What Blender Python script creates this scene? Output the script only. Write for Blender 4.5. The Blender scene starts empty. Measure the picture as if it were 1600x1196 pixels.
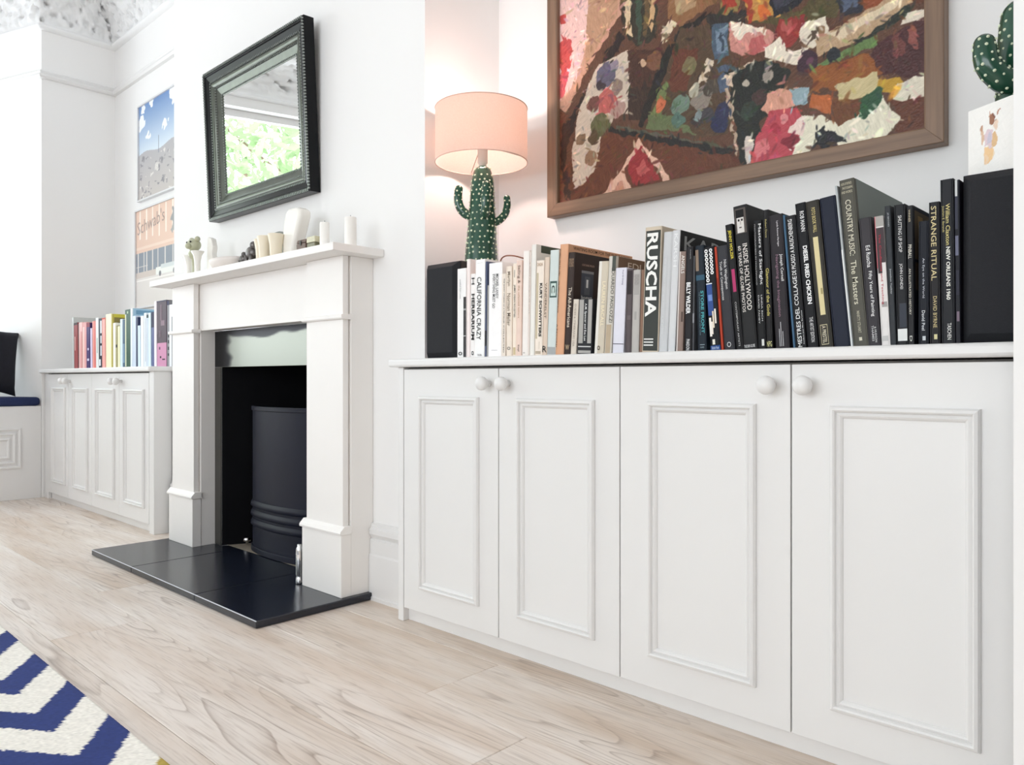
import bpy, bmesh, math, random
import numpy as np
from mathutils import Vector, Matrix
random.seed(7); rng = np.random.default_rng(7)
SC = bpy.context.scene
COL = SC.collection

EXPOSURE = -0.4; SKY = 7.9; LAMP = 62.0
FILLWIN = (-3.0, 1.3, .6, 2.6)  # unseen rear window opening, sized to fill the room with light
# ---------------------------------------------------------------- camera, world, exposure
cam_d = bpy.data.cameras.new('camera'); cam = bpy.data.objects.new('camera', cam_d); COL.objects.link(cam)
cam.location = (0, 0, 0.76)
cam.rotation_euler = (math.radians(90), 0, math.atan2(1267, 1200) - math.radians(0) - math.pi/2 + math.radians(90) - 0.0)
TH = math.atan(1267/1200.)
cam.rotation_euler = (math.pi/2, 0, math.asin(math.cos(TH)))
cam_d.sensor_fit = 'HORIZONTAL'; cam_d.sensor_width = 36; cam_d.lens = 27.0
cam_d.shift_y = -5.5/1600; cam_d.clip_start = 0.02
SC.camera = cam
SC.view_settings.view_transform = 'Standard'; SC.view_settings.look = 'None'
SC.view_settings.gamma = 1.0; SC.view_settings.use_curve_mapping = False
SC.view_settings.exposure = EXPOSURE
SC.cycles.use_denoising = True
SC.cycles.max_bounces = 14; SC.cycles.diffuse_bounces = 8; SC.cycles.transparent_max_bounces = 16
SC.cycles.sample_clamp_indirect = 6.0
SC.cycles.caustics_reflective = False; SC.cycles.caustics_refractive = False

world = bpy.data.worlds.new('overcast_sky'); SC.world = world; world.use_nodes = True
nt = world.node_tree; nt.nodes.clear()
wo = nt.nodes.new('ShaderNodeOutputWorld'); wb = nt.nodes.new('ShaderNodeBackground')
wb.inputs['Color'].default_value = (0.9, 0.95, 1.0, 1); wb.inputs['Strength'].default_value = SKY
nt.links.new(wb.outputs[0], wo.inputs[0])

def area(name, loc, rot, sx, sy, power, color, portal=False):
    d = bpy.data.lights.new(name, 'AREA'); d.shape = 'RECTANGLE'; d.size = sx; d.size_y = sy
    d.energy = power; d.color = color
    o = bpy.data.objects.new(name, d); COL.objects.link(o); o.location = loc; o.rotation_euler = rot
    if portal: d.cycles.is_portal = True
    return o
# ---------------------------------------------------------------- materials
MATS = {}
def s2l(c):
    return c/12.92 if c <= .04045 else ((c+.055)/1.055)**2.4
def hexc(hx):
    return tuple(s2l(int(hx[i:i+2], 16)/255) for i in (0, 2, 4))
def mat(name, col, rough=.5, metal=0., var=.04, vscale=30., bump=0., bscale=200., spec=.5, trans=0., emit=None, estr=0.):
    if name in MATS: return MATS[name]
    if isinstance(col, str): col = hexc(col)
    m = bpy.data.materials.new(name); m.use_nodes = True; n = m.node_tree.nodes; l = m.node_tree.links
    p = n['Principled BSDF']
    p.inputs['Roughness'].default_value = rough; p.inputs['Metallic'].default_value = metal
    p.inputs['Specular IOR Level'].default_value = spec
    if trans: p.inputs['Transmission Weight'].default_value = trans
    tc = n.new('ShaderNodeTexCoord')
    nz = n.new('ShaderNodeTexNoise'); nz.inputs['Scale'].default_value = vscale; nz.inputs['Detail'].default_value = 3
    l.new(tc.outputs['Object'], nz.inputs['Vector'])
    mx = n.new('ShaderNodeMix'); mx.data_type = 'RGBA'
    mx.inputs[6].default_value = tuple(max(0, c*(1-var)) for c in col)+(1,)
    mx.inputs[7].default_value = tuple(min(1, c*(1+var)) for c in col)+(1,)
    l.new(nz.outputs[0], mx.inputs[0]); l.new(mx.outputs[2], p.inputs['Base Color'])
    if bump:
        b = n.new('ShaderNodeTexNoise'); b.inputs['Scale'].default_value = bscale; b.inputs['Detail'].default_value = 2
        l.new(tc.outputs['Object'], b.inputs['Vector'])
        bp = n.new('ShaderNodeBump'); bp.inputs['Strength'].default_value = bump; bp.inputs['Distance'].default_value = .002
        l.new(b.outputs[0], bp.inputs['Height']); l.new(bp.outputs[0], p.inputs['Normal'])
    if emit:
        p.inputs['Emission Color'].default_value = tuple(emit)+(1,); p.inputs['Emission Strength'].default_value = estr
    MATS[name] = m; return m
def vcol_mat(name, rough=.5, bump=0., bscale=120., spec=.4):
    if name in MATS: return MATS[name]
    m = mat(name, (.5, .5, .5), rough, bump=bump, bscale=bscale, spec=spec)
    n = m.node_tree.nodes; l = m.node_tree.links; p = n['Principled BSDF']
    a = n.new('ShaderNodeAttribute'); a.attribute_name = 'Col'
    l.new(a.outputs['Color'], p.inputs['Base Color'])
    return m
def plank_mat():
    m = bpy.data.materials.new('limed_oak'); m.use_nodes = True; n = m.node_tree.nodes; l = m.node_tree.links
    p = n['Principled BSDF']; p.inputs['Roughness'].default_value = .42; p.inputs['Specular IOR Level'].default_value = .45
    g = n.new('ShaderNodeNewGeometry'); oi = n.new('ShaderNodeObjectInfo')
    def math_(op, a, b=None, v=None):
        k = n.new('ShaderNodeMath'); k.operation = op
        l.new(a, k.inputs[0])
        if b is not None: l.new(b, k.inputs[1])
        elif v is not None: k.inputs[1].default_value = v
        return k.outputs[0]
    sep = n.new('ShaderNodeSeparateXYZ'); l.new(g.outputs['Position'], sep.inputs[0])
    off = math_('MULTIPLY', oi.outputs['Random'], v=53.)
    def vec(fx, fy):
        cx_ = math_('ADD', math_('MULTIPLY', sep.outputs[0], v=fx), off)
        cy_ = math_('ADD', math_('MULTIPLY', sep.outputs[1], v=fy), off)
        c = n.new('ShaderNodeCombineXYZ'); l.new(cx_, c.inputs[0]); l.new(cy_, c.inputs[1]); l.new(off, c.inputs[2]); return c.outputs[0]
    def noise(v, sc, det, dis=0., rg=.5):
        k = n.new('ShaderNodeTexNoise'); k.inputs['Scale'].default_value = sc; k.inputs['Detail'].default_value = det
        k.inputs['Distortion'].default_value = dis; k.inputs['Roughness'].default_value = rg; l.new(v, k.inputs['Vector']); return k.outputs[0]
    def ramp(f, stops):
        r = n.new('ShaderNodeValToRGB'); cr = r.color_ramp
        while len(cr.elements) < len(stops): cr.elements.new(.5)
        for e, (pos, c) in zip(cr.elements, stops): e.position = pos; e.color = (c, c, c, 1)
        l.new(f, r.inputs[0]); return r.outputs[0]
    big = noise(vec(.55, 6.), 1., 2.4, .3)
    rings = math_('FRACT', math_('MULTIPLY', big, v=20.))
    line = ramp(rings, [(0, .0), (.06, 1.), (.2, .35), (.5, 0), (1, 0)])
    mask = ramp(noise(vec(.9, 3.), 1.3, 1.), [(.42, 0), (.62, 1)])
    line = math_('MULTIPLY', line, mask)
    pores = ramp(noise(vec(9., 190.), 1., 3.), [(.5, 0), (.72, 1)])
    tone = noise(vec(1.3, 9.), 1.2, 4.)
    dark = math_('ADD', math_('MULTIPLY', line, v=.48), math_('MULTIPLY', pores, v=.28))
    mixc = n.new('ShaderNodeMix'); mixc.data_type = 'RGBA'; mixc.inputs[6].default_value = hexc('E9E1DA')+(1,); mixc.inputs[7].default_value = hexc('CCB8A6')+(1,)
    tr = ramp(tone, [(.35, 0), (.7, 1)])
    tr2 = math_('ADD', math_('MULTIPLY', tr, v=.75), math_('MULTIPLY', oi.outputs['Random'], v=.25)); l.new(tr2, mixc.inputs[0])
    mixd = n.new('ShaderNodeMix'); mixd.data_type = 'RGBA'; l.new(mixc.outputs[2], mixd.inputs[6]); mixd.inputs[7].default_value = hexc('7E6654')+(1,)
    l.new(dark, mixd.inputs[0]); l.new(mixd.outputs[2], p.inputs['Base Color'])
    bp = n.new('ShaderNodeBump'); bp.inputs['Strength'].default_value = .25; bp.inputs['Distance'].default_value = .001
    inv = math_('SUBTRACT', pores, v=0.); l.new(inv, bp.inputs['Height']); bp.invert = True; l.new(bp.outputs[0], p.inputs['Normal'])
    MATS['limed_oak'] = m; return m
def wood_mat(name, c1, c2, fx, fz, rough=.5):
    m = mat(name, c1, rough); n = m.node_tree.nodes; l = m.node_tree.links; p = n['Principled BSDF']
    tc = n.new('ShaderNodeTexCoord'); mp = n.new('ShaderNodeMapping'); mp.inputs['Scale'].default_value = (fx, 60, fz)
    nz = n.new('ShaderNodeTexNoise'); nz.inputs['Scale'].default_value = 1.; nz.inputs['Detail'].default_value = 4
    l.new(tc.outputs['Object'], mp.inputs[0]); l.new(mp.outputs[0], nz.inputs['Vector'])
    r = n.new('ShaderNodeValToRGB'); r.color_ramp.elements[0].position = .3; r.color_ramp.elements[1].position = .7
    r.color_ramp.elements[0].color = hexc(c1)+(1,); r.color_ramp.elements[1].color = hexc(c2)+(1,)
    l.new(nz.outputs[0], r.inputs[0]); l.new(r.outputs[0], p.inputs['Base Color']); return m
def glass_pane_mat():
    m = bpy.data.materials.new('window_glass'); m.use_nodes = True; n = m.node_tree.nodes; l = m.node_tree.links
    n.clear(); o = n.new('ShaderNodeOutputMaterial'); t = n.new('ShaderNodeBsdfTransparent'); g = n.new('ShaderNodeBsdfGlossy'); g.inputs['Roughness'].default_value = 0.01
    f = n.new('ShaderNodeFresnel'); f.inputs[0].default_value = 1.45; mx = n.new('ShaderNodeMixShader')
    nz = n.new('ShaderNodeTexNoise'); nz.inputs['Scale'].default_value = 2.; r = n.new('ShaderNodeMix'); r.data_type = 'RGBA'
    r.inputs[6].default_value = (.97, .98, .98, 1); r.inputs[7].default_value = (.99, 1, .99, 1); l.new(nz.outputs[0], r.inputs[0]); l.new(r.outputs[2], t.inputs[0])
    l.new(f.outputs[0], mx.inputs[0]); l.new(t.outputs[0], mx.inputs[1]); l.new(g.outputs[0], mx.inputs[2]); l.new(mx.outputs[0], o.inputs[0]); return m
WALL = mat('wall_paint', 'EDECEB', .75, bump=.04, bscale=350., var=.012, vscale=2.)
PAINT = mat('satin_white_paint', 'E3E2E1', .38, var=.012, vscale=3., bump=.03, bscale=120.)
SURR = mat('surround_paint', 'EFECE9', .5, var=.02, vscale=5.)
CEIL = mat('ceiling_paint', 'EEEEEE', .8, var=.01)
DARKGAP = mat('shadow_gap', '2A2826', .9)
SLATE = mat('honed_slate', '141926', .24, var=.35, vscale=7., bump=.08, bscale=60., spec=.6)
STEEL = mat('brushed_steel', 'A9AAA2', .26, 1., var=.06, vscale=3.)
DSTEEL = mat('dark_steel', '6B6A66', .35, 1., var=.1)
SOOT = mat('soot_black', '08080B', .9, var=.3, spec=.15)
IRON = mat('black_iron', '0E1122', .5, 0., var=.2, vscale=12., spec=.3)
CHROME = mat('chrome', 'E6E6E8', .06, 1.)
SPK = mat('speaker_grille', '1B1C21', .85, var=.25, vscale=400., bump=.3, bscale=900.)
SPKBOX = mat('speaker_cabinet', '2E2827', .45, var=.15)
NAVY = mat('navy_cushion_fabric', '1E2A50', .95, var=.2, vscale=150., bump=.3, bscale=500.)
VELVET = mat('dark_velvet', '10111C', .9, var=.5, vscale=40., bump=.4, bscale=90.)
CERAM = mat('white_ceramic', 'F0EDE6', .25, var=.02)
PAGES = mat('book_pages', 'E2D8C8', .9, var=.12, vscale=250.)
EBONY = mat('ebonised_wood', '090A0D', .28, var=.25, vscale=25., spec=.2)
SILVERLEAF = mat('tarnished_silver_leaf', '63675F', .28, .85, var=.2, vscale=30.)
MIRROR = mat('mirror_silver', 'F4F6F5', .0, 1., var=.004)
# ---------------------------------------------------------------- mesh builder
class MB:
    def __init__(s): s.v = []; s.f = []; s.m = []; s.cur = 0
    def add(s, vs, fs):
        b = len(s.v); s.v += [tuple(x) for x in vs]
        for q in fs: s.f.append([b+i for i in q]); s.m.append(s.cur)
        return s
    def box(s, x0, x1, y0, y1, z0, z1):
        return s.add([(x0,y0,z0),(x1,y0,z0),(x1,y1,z0),(x0,y1,z0),(x0,y0,z1),(x1,y0,z1),(x1,y1,z1),(x0,y1,z1)],
                     [(0,3,2,1),(4,5,6,7),(0,1,5,4),(1,2,6,5),(2,3,7,6),(3,0,4,7)])
    def prism(s, poly, axis, a, b):
        def P(u, w, t): return {'x': (t, u, w), 'y': (u, t, w), 'z': (u, w, t)}[axis]
        n = len(poly); vs = [P(u, w, a) for u, w in poly]+[P(u, w, b) for u, w in poly]
        return s.add(vs, [tuple(range(n)), tuple(range(2*n-1, n-1, -1))]+[(i, (i+1) % n, n+(i+1) % n, n+i) for i in range(n)])
    def lathe(s, prof, c=(0, 0, 0), seg=24, axis='z', cap=True):
        n = len(prof); vs = []
        for r, t in prof:
            for k in range(seg):
                a = 2*math.pi*k/seg; x, y = r*math.cos(a), r*math.sin(a)
                vs.append({'z': (c[0]+x, c[1]+y, c[2]+t), 'y': (c[0]+x, c[1]+t, c[2]+y), 'x': (c[0]+t, c[1]+x, c[2]+y)}[axis])
        fs = [(i*seg+k, i*seg+(k+1) % seg, (i+1)*seg+(k+1) % seg, (i+1)*seg+k) for i in range(n-1) for k in range(seg)]
        if cap: fs += [tuple(range(seg-1, -1, -1)), tuple((n-1)*seg+k for k in range(seg))]
        return s.add(vs, fs)
    def tube(s, path, rad, seg=12, cap=True):
        path = [Vector(p) for p in path]; n = len(path); vs = []
        ref = Vector((0.13, 0.2, 1)).normalized(); prev = None
        for i, p in enumerate(path):
            t = (path[min(i+1, n-1)]-path[max(i-1, 0)]).normalized()
            u = prev if prev is not None else t.orthogonal()
            u = (u - t*u.dot(t)).normalized(); prev = u; w = t.cross(u)
            r = rad[i] if hasattr(rad, '__len__') else rad
            for k in range(seg):
                a = 2*math.pi*k/seg; vs.append(p+u*(r*math.cos(a))+w*(r*math.sin(a)))
        fs = [(i*seg+k, i*seg+(k+1) % seg, (i+1)*seg+(k+1) % seg, (i+1)*seg+k) for i in range(n-1) for k in range(seg)]
        if cap: fs += [tuple(range(seg-1, -1, -1)), tuple((n-1)*seg+k for k in range(seg))]
        return s.add(vs, fs)
    def frame(s, rect, prof, T):
        """mitred moulding round rect (u0,u1,v0,v1); prof: (inset, height) list; T maps (u,v,w) to a point"""
        u0, u1, v0, v1 = rect; vs = []
        for d, hh in prof:
            vs += [T(u0+d, v0+d, hh), T(u1-d, v0+d, hh), T(u1-d, v1-d, hh), T(u0+d, v1-d, hh)]
        n = len(prof); fs = []
        for i in range(n):
            j = (i+1) % n
            for k in range(4): fs.append((i*4+k, i*4+(k+1) % 4, j*4+(k+1) % 4, j*4+k))
        return s.add(vs, fs)
    def frame_side(s, rect, prof, T, k):
        u0, u1, v0, v1 = rect; vs = []
        for d, hh in prof:
            c = [T(u0+d, v0+d, hh), T(u1-d, v0+d, hh), T(u1-d, v1-d, hh), T(u0+d, v1-d, hh)]
            vs += [c[k], c[(k+1) % 4]]
        n = len(prof); fs = [(2*i, 2*i+1, 2*((i+1) % n)+1, 2*((i+1) % n)) for i in range(n)]
        fs += [tuple(2*i for i in range(n)), tuple(2*i+1 for i in range(n-1, -1, -1))]
        return s.add(vs, fs)
    def build(s, name, m, parent=None, smooth=False, bevel=0., kind=None, label=None, seg=2, subsurf=0, mats=None, local=False):
        me = bpy.data.meshes.new(name)
        off = Vector((0, 0, 0))
        if parent is not None and not local: off = ORIG.get(parent.name, off)
        me.from_pydata([(a-off.x, b-off.y, c-off.z) for a, b, c in s.v], [], s.f)
        for mm in (mats or [m]): me.materials.append(mm)
        if mats: me.polygons.foreach_set('material_index', s.m)
        bm = bmesh.new(); bm.from_mesh(me); bmesh.ops.recalc_face_normals(bm, faces=bm.faces); bm.to_mesh(me); bm.free()
        if smooth: me.polygons.foreach_set('use_smooth', [True]*len(me.polygons))
        o = bpy.data.objects.new(name, me); COL.objects.link(o)
        if parent is not None: o.parent = parent; ORIG[o.name] = off
        if bevel:
            b = o.modifiers.new('bevel', 'BEVEL'); b.width = bevel; b.segments = seg; b.limit_method = 'ANGLE'; b.harden_normals = False
        if subsurf:
            d = o.modifiers.new('subdivision', 'SUBSURF'); d.levels = d.render_levels = subsurf
        if kind: o['kind'] = kind
        if label: o['label'] = label
        return o
ORIG = {}
def tag(o, label, cat, group=None):
    o['label'] = label; o['category'] = cat
    if group: o['group'] = group
    return o
def thing(name, loc, label, cat, group=None, rot=None):
    o = bpy.data.objects.new(name, None); COL.objects.link(o); o.location = loc; o.empty_display_size = .05
    if rot: o.rotation_euler = rot
    ORIG[o.name] = Vector(loc); return tag(o, label, cat, group)
def smooth_angle(o, deg=40):
    me = o.data; me.polygons.foreach_set('use_smooth', [True]*len(me.polygons))
    try: me.set_sharp_from_angle(angle=math.radians(deg))
    except Exception: pass
    return o

# ---------------------------------------------------------------- painted pictures: coloured vertex grids
def inpoly(px, py, poly):
    ins = np.zeros(px.shape, bool); n = len(poly); j = n-1
    for i in range(n):
        xi, yi = poly[i]; xj, yj = poly[j]
        c = ((yi > py) != (yj > py)) & (px < (xj-xi)*(py-yi)/((yj-yi) or 1e-9)+xi)
        ins ^= c; j = i
    return ins
def warp(px, py, amp, freq, seed):
    r = np.random.default_rng(seed); dx = np.zeros_like(px); dy = np.zeros_like(py)
    for k in range(7):
        a = r.uniform(0, 6.28); fr = freq*r.uniform(.6, 2.6); ph = r.uniform(0, 6.28, 2); w = amp/(1+.35*k)
        dx += w*np.sin(fr*(px*math.cos(a)+py*math.sin(a))+ph[0]); dy += w*np.sin(fr*(-px*math.sin(a)+py*math.cos(a))+ph[1])
    return px+dx, py+dy
def grid_picture(name, nx, ny, P, colfn, m, parent=None, relief=0., local=False, kind=None):
    u, v = np.meshgrid(np.linspace(0, 1, nx), np.linspace(0, 1, ny))
    c = colfn(u, v)                                   # (ny,nx,3) sRGB 0..255
    z = np.zeros_like(u) if not relief else relief*rng.standard_normal(u.shape)
    pts = P(u, v, z).reshape(-1, 3)
    if parent is not None and not local: pts = pts - np.array(ORIG[parent.name])
    idx = np.arange(nx*ny).reshape(ny, nx)
    q = np.stack([idx[:-1, :-1], idx[:-1, 1:], idx[1:, 1:], idx[1:, :-1]], -1).reshape(-1, 4)
    me = bpy.data.meshes.new(name); me.vertices.add(nx*ny); me.vertices.foreach_set('co', pts.astype(np.float32).ravel())
    me.loops.add(q.size); me.loops.foreach_set('vertex_index', q.ravel().astype(np.int32))
    me.polygons.add(len(q)); me.polygons.foreach_set('loop_start', np.arange(0, q.size, 4, dtype=np.int32))
    me.polygons.foreach_set('loop_total', np.full(len(q), 4, np.int32)); me.update(calc_edges=True)
    me.polygons.foreach_set('use_smooth', [True]*len(q))
    a = me.color_attributes.new('Col', 'FLOAT_COLOR', 'POINT')
    cc = np.clip(c/255., 0, 1); lin = np.where(cc <= .04045, cc/12.92, ((cc+.055)/1.055)**2.4)
    a.data.foreach_set('color', np.concatenate([lin, np.ones(lin.shape[:2]+(1,))], -1).astype(np.float32).ravel())
    me.materials.append(m)
    o = bpy.data.objects.new(name, me); COL.objects.link(o)
    if parent is not None: o.parent = parent; ORIG[o.name] = ORIG[parent.name]
    if kind: o['kind'] = kind
    return o
def dabs(c, n, size, seed):
    """short brush strokes that carry nearby colour across the edges of the patches"""
    r = np.random.default_rng(seed); ny, nx = c.shape[:2]
    for _ in range(n):
        x, y = r.integers(2, nx-2), r.integers(2, ny-2); a = r.uniform(0, 3.14); L = size*r.uniform(.5, 1.5); W = L*r.uniform(.2, .4); R = int(L)+1
        sx, sy = int(np.clip(x+r.normal()*size*.6, 0, nx-1)), int(np.clip(y+r.normal()*size*.6, 0, ny-1)); col = c[sy, sx]*r.uniform(.78, 1.2)+r.normal(0, 7, 3)
        x0, x1, y0, y1 = max(0, x-R), min(nx, x+R), max(0, y-R), min(ny, y+R); yy, xx = np.mgrid[y0:y1, x0:x1]
        p = (xx-x)*math.cos(a)+(yy-y)*math.sin(a); q = -(xx-x)*math.sin(a)+(yy-y)*math.cos(a); k = (np.clip(1.3-(p/L)**2-(q/W)**2, 0, 1)*.85)[..., None]
        c[y0:y1, x0:x1] = c[y0:y1, x0:x1]*(1-k)+col*k
    return c
def rgb(hx): return np.array(hx, float) if isinstance(hx, tuple) else np.array([int(hx[i:i+2], 16) for i in (0, 2, 4)], float)
def layers_fn(base, layers, amp, freq, to_xy, jitter=9., seed=3, soft=0.):
    def fn(u, v):
        x, y = to_xy(u, v); c = np.empty(u.shape+(3,)); c[:] = rgb(base)
        for k, (hx, poly) in enumerate(layers):
            wx, wy = warp(x, y, amp, freq, seed+k % 5)
            if len(poly) == 3 and not hasattr(poly[0], '__len__'):
                mk = (wx-poly[0])**2+(wy-poly[1])**2 < poly[2]**2
            else: mk = inpoly(wx, wy, poly)
            c[mk] = rgb(hx)
        # brush streaks: random values smeared along a wandering diagonal
        r = np.random.default_rng(seed); st = r.standard_normal(u.shape); s2 = r.standard_normal(u.shape)
        a1 = sum(np.roll(np.roll(st, k, 1), k//2, 0) for k in range(12))/12**.5; a2 = sum(np.roll(np.roll(s2, -k//3, 1), k, 0) for k in range(10))/10**.5
        mixm = np.sin(x*17+3*np.sin(y*13)) > 0; c += (np.where(mixm, a1, a2)*jitter)[..., None]
        if jitter > 4: c = 255*(np.clip(dabs(dabs(c, 260, 9., 4), 2600, 5.5, 5), 0, 255)/255)**1.2
        if jitter > 4: c = (c*2+np.roll(c, 1, 0)+np.roll(c, 1, 1))/4
        return c
    return fn
# ---------------------------------------------------------------- the room
CZ = 3.34
def struct(name, mb, m, bevel=0.): return mb.build(name, m, kind='structure', bevel=bevel)
floor = struct('floor', MB().box(-6.6, 2.3, -3.4, 2.1, -.08, -.004), DARKGAP)
ORIG['floor'] = Vector((0, 0, 0))
OAK = plank_mat()
PW = .2535; rows = {}
for k in range(-17, 4):
    y0 = .951+k*PW
    if k == 0: xs = [-6.6, -4.9, -2.95, -1.097, 1.1, 2.3]
    else:
        st = -6.6-((k*1.37) % 1.9); xs = [st]
        while xs[-1] < 2.3: xs.append(xs[-1]+2.05+.13*((k*7+len(xs)*3) % 3))
        xs = [max(-6.6, min(2.3, x)) for x in xs]
    for a, b in zip(xs[:-1], xs[1:]):
        if b-a < .02: continue
        MB().box(a+.0006, b-.0006, y0+.0006, y0+PW-.0006, -.004, 0).build('plank', OAK, floor, bevel=.0012, seg=1)
struct('ceiling', MB().box(-6.6, 2.3, -3.4, 2.1, CZ, CZ+.1), CEIL)
BX0, BX1, BY, AY = -3.817, -1.907, 1.605, 1.946
b = MB(); b.box(BX0, -3.31, BY, 2.1, 0, CZ).box(-2.425, BX1, BY, 2.1, 0, CZ).box(-3.31, -2.425, BY, 2.1, .99, CZ)
struct('wall_chimney_breast', b, WALL)
struct('wall_back', MB().box(-5.6, BX0, AY, 2.1, 0, CZ).box(BX1, .02, AY, 2.1, 0, CZ), WALL)
LX = -5.58
b = MB()
b.prism([(LX, 2.1), (-6.6, 2.1), (-6.6, 1.304), (-6.144, 1.304), (LX, 1.502)], 'z', 0, CZ)
b.prism([(LX, -2.5), (-6.144, -2.3), (-6.6, -2.3), (-6.6, -3.4), (LX, -3.4)], 'z', 0, CZ)
b.box(-6.35, -6.144, -2.3, 1.304, 0, .72); b.box(-6.35, -6.144, -2.3, 1.304, 2.92, CZ)
struct('wall_left', b, WALL)
struct('wall_alcove_side', MB().box(-.02, .1, 1.44, 2.1, 0, CZ), WALL)
struct('wall_right', MB().box(-.2472, 2.3, 1.36, 1.44, 0, CZ), WALL)
struct('wall_east', MB().box(2.2, 2.3, -3.4, 1.4, 0, CZ), WALL)
RW = FILLWIN
b = MB(); b.box(-5.58, RW[0], -3.4, -3.3, 0, CZ).box(RW[1], 2.3, -3.4, -3.3, 0, CZ).box(RW[0], RW[1], -3.4, -3.3, 0, RW[2]).box(RW[0], RW[1], -3.4, -3.3, RW[3], CZ)
struct('wall_rear', b, WALL)
GLASS = glass_pane_mat()
def window(name, rect, T, nu, barz):
    w = bpy.data.objects.new(name, None); COL.objects.link(w); w['kind'] = 'structure'; ORIG[w.name] = Vector((0, 0, 0))
    u0, u1, v0, v1 = rect
    MB().frame(rect, [(0, 0), (0, .06), (.06, .06), (.06, 0)], T).build('window_frame', PAINT, w, bevel=.004)
    for k in range(1, nu):
        u = u0+(u1-u0)*k/nu; q = MB(); q.add([T(a, c, e) for e in (.004, .056) for a, c in ((u-.05, v0+.0605), (u+.05, v0+.0605), (u+.05, v1-.0605), (u-.05, v1-.0605))],
            [(0, 1, 2, 3), (7, 6, 5, 4), (0, 1, 5, 4), (1, 2, 6, 5), (2, 3, 7, 6), (3, 0, 4, 7)]); q.build('mullion', PAINT, w)
    q = MB(); q.add([T(a, c, e) for e in (.008, .052) for a, c in ((u0+.0605, barz-.025), (u1-.0605, barz-.025), (u1-.0605, barz+.025), (u0+.0605, barz+.025))],
        [(0, 1, 2, 3), (7, 6, 5, 4), (0, 1, 5, 4), (1, 2, 6, 5), (2, 3, 7, 6), (3, 0, 4, 7)]); q.build('meeting_rail', PAINT, w)
    for k in range(nu):
        a, c = u0+(u1-u0)*k/nu+.05, u0+(u1-u0)*(k+1)/nu-.05
        MB().add([T(a, v0+.05, .03), T(c, v0+.05, .03), T(c, v1-.05, .03), T(a, v1-.05, .03)], [(0, 1, 2, 3)]).build('pane', GLASS, w)
    return w
window('window_1', (-2.3, 1.304, .72, 2.92), lambda u, v, w: (-6.3+w, u, v), 3, 1.62)
window('fill_window', RW, lambda u, v, w: (u, -3.38+w, v), 3, 1.5)  # added behind the camera as a fill light source
area('window_portal', (-6.13, -.5, 1.82), (0, -math.pi/2, 0), 2.2, 3.6, 1, (1, 1, 1), True)
area('fill_window_portal', ((RW[0]+RW[1])/2, -3.29, (RW[2]+RW[3])/2), (math.pi/2, 0, 0), RW[1]-RW[0], RW[3]-RW[2], 1, (1, 1, 1), True)

# mouldings that run round the room
PATH = [(-6.144, -2.3), (-6.144, 1.304), (LX, 1.502), (LX, AY), (BX0, AY), (BX0, BY), (BX1, BY), (BX1, AY), (-.02, AY)]
def offset(path, d):
    out = []; n = len(path)
    for i in range(n):
        P = Vector(path[i]); ns = []
        if i: e = (P-Vector(path[i-1])).normalized(); ns.append(Vector((e.y, -e.x)))
        if i < n-1: e = (Vector(path[i+1])-P).normalized(); ns.append(Vector((e.y, -e.x)))
        m = ns[0] if len(ns) == 1 else (ns[0]+ns[1])
        if len(ns) == 2: m = m/(m.dot(ns[0]))
        out.append(P+m*d)
    return out
def sweep(path, prof):
    b = MB(); n = len(path)
    for d, z in prof:
        b.v += [(p.x, p.y, z) for p in offset(path, d)]
    k = len(prof)
    for i in range(k-1):
        for j in range(n-1): b.f.append([i*n+j, i*n+j+1, (i+1)*n+j+1, (i+1)*n+j]); b.m.append(0)
    return b
struct('trim_1', sweep(PATH[1:], [(0, 2.688), (.018, 2.692), (.026, 2.704), (.026, 2.714), (.014, 2.72), (.02, 2.733), (.012, 2.742), (0, 2.744)]), PAINT)
from mathutils import noise as mnoise
def cornice():
    prof = [(0, 3.0), (.02, 3.004), (.034, 3.014), (.036, 3.026), (.024, 3.034), (.02, 3.044)]
    M0 = len(prof)
    for k in range(1, 25):
        a = k/24*math.pi/2; prof.append((.02+.25*(1-math.cos(a)), 3.044+.25*math.sin(a)))
    prof += [(.285, 3.298), (.30, 3.31), (.30, 3.325), (.32, CZ)]
    rows_ = [offset(PATH, d) for d, z in prof]; b = MB(); cols = []
    for j in range(len(PATH)-1):
        L = (Vector(PATH[j+1])-Vector(PATH[j])).length; n = max(2, int(L/(.011 if j in (1, 2, 3) else .03)))
        cols += [(j, t/n) for t in range(n)]
    cols.append((len(PATH)-2, 1.))
    for i, (d, z) in enumerate(prof):
        for j, t in cols:
            p = rows_[i][j].lerp(rows_[i][j+1], t); q = Vector((p.x, p.y, z))
            if M0 <= i < M0+24 and .0 < t < 1:
                e = (Vector(PATH[j+1])-Vector(PATH[j])).normalized(); a = (i-M0)/24*math.pi/2
                nr = Vector((e.y*math.cos(a), -e.x*math.cos(a), -math.sin(a)))
                s = q*20; h_ = mnoise.noise(s)*.02+abs(mnoise.noise(q*44))*.032+mnoise.noise(q*90)*.008
                c = mnoise.noise(q*33+Vector((9, 3, 1)))
                if c > .36: h_ -= .12*(c-.36)/.3
                q += nr*h_
            b.v.append(tuple(q))
    n = len(cols)
    for i in range(len(prof)-1):
        for j in range(n-1): b.f.append([i*n+j, i*n+j+1, (i+1)*n+j+1, (i+1)*n+j]); b.m.append(0)
    return b
o = cornice().build('trim_2', CEIL, kind='structure', smooth=True)
SK = [(0, 0), (.024, 0), (.024, .012), (.02, .014), (.02, .152), (.015, .158), (.015, .205), (.008, .21), (.019, .226), (.019, .243), (.012, .248), (.01, .26), (0, .264)]
def skirt(name, p0, p1): struct(name, sweep([p0, p1], SK), PAINT)
skirt('baseboard_right', (-2.182, BY), (-1.93, BY)); skirt('baseboard_left', (BX0, BY), (-3.555, BY))

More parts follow.
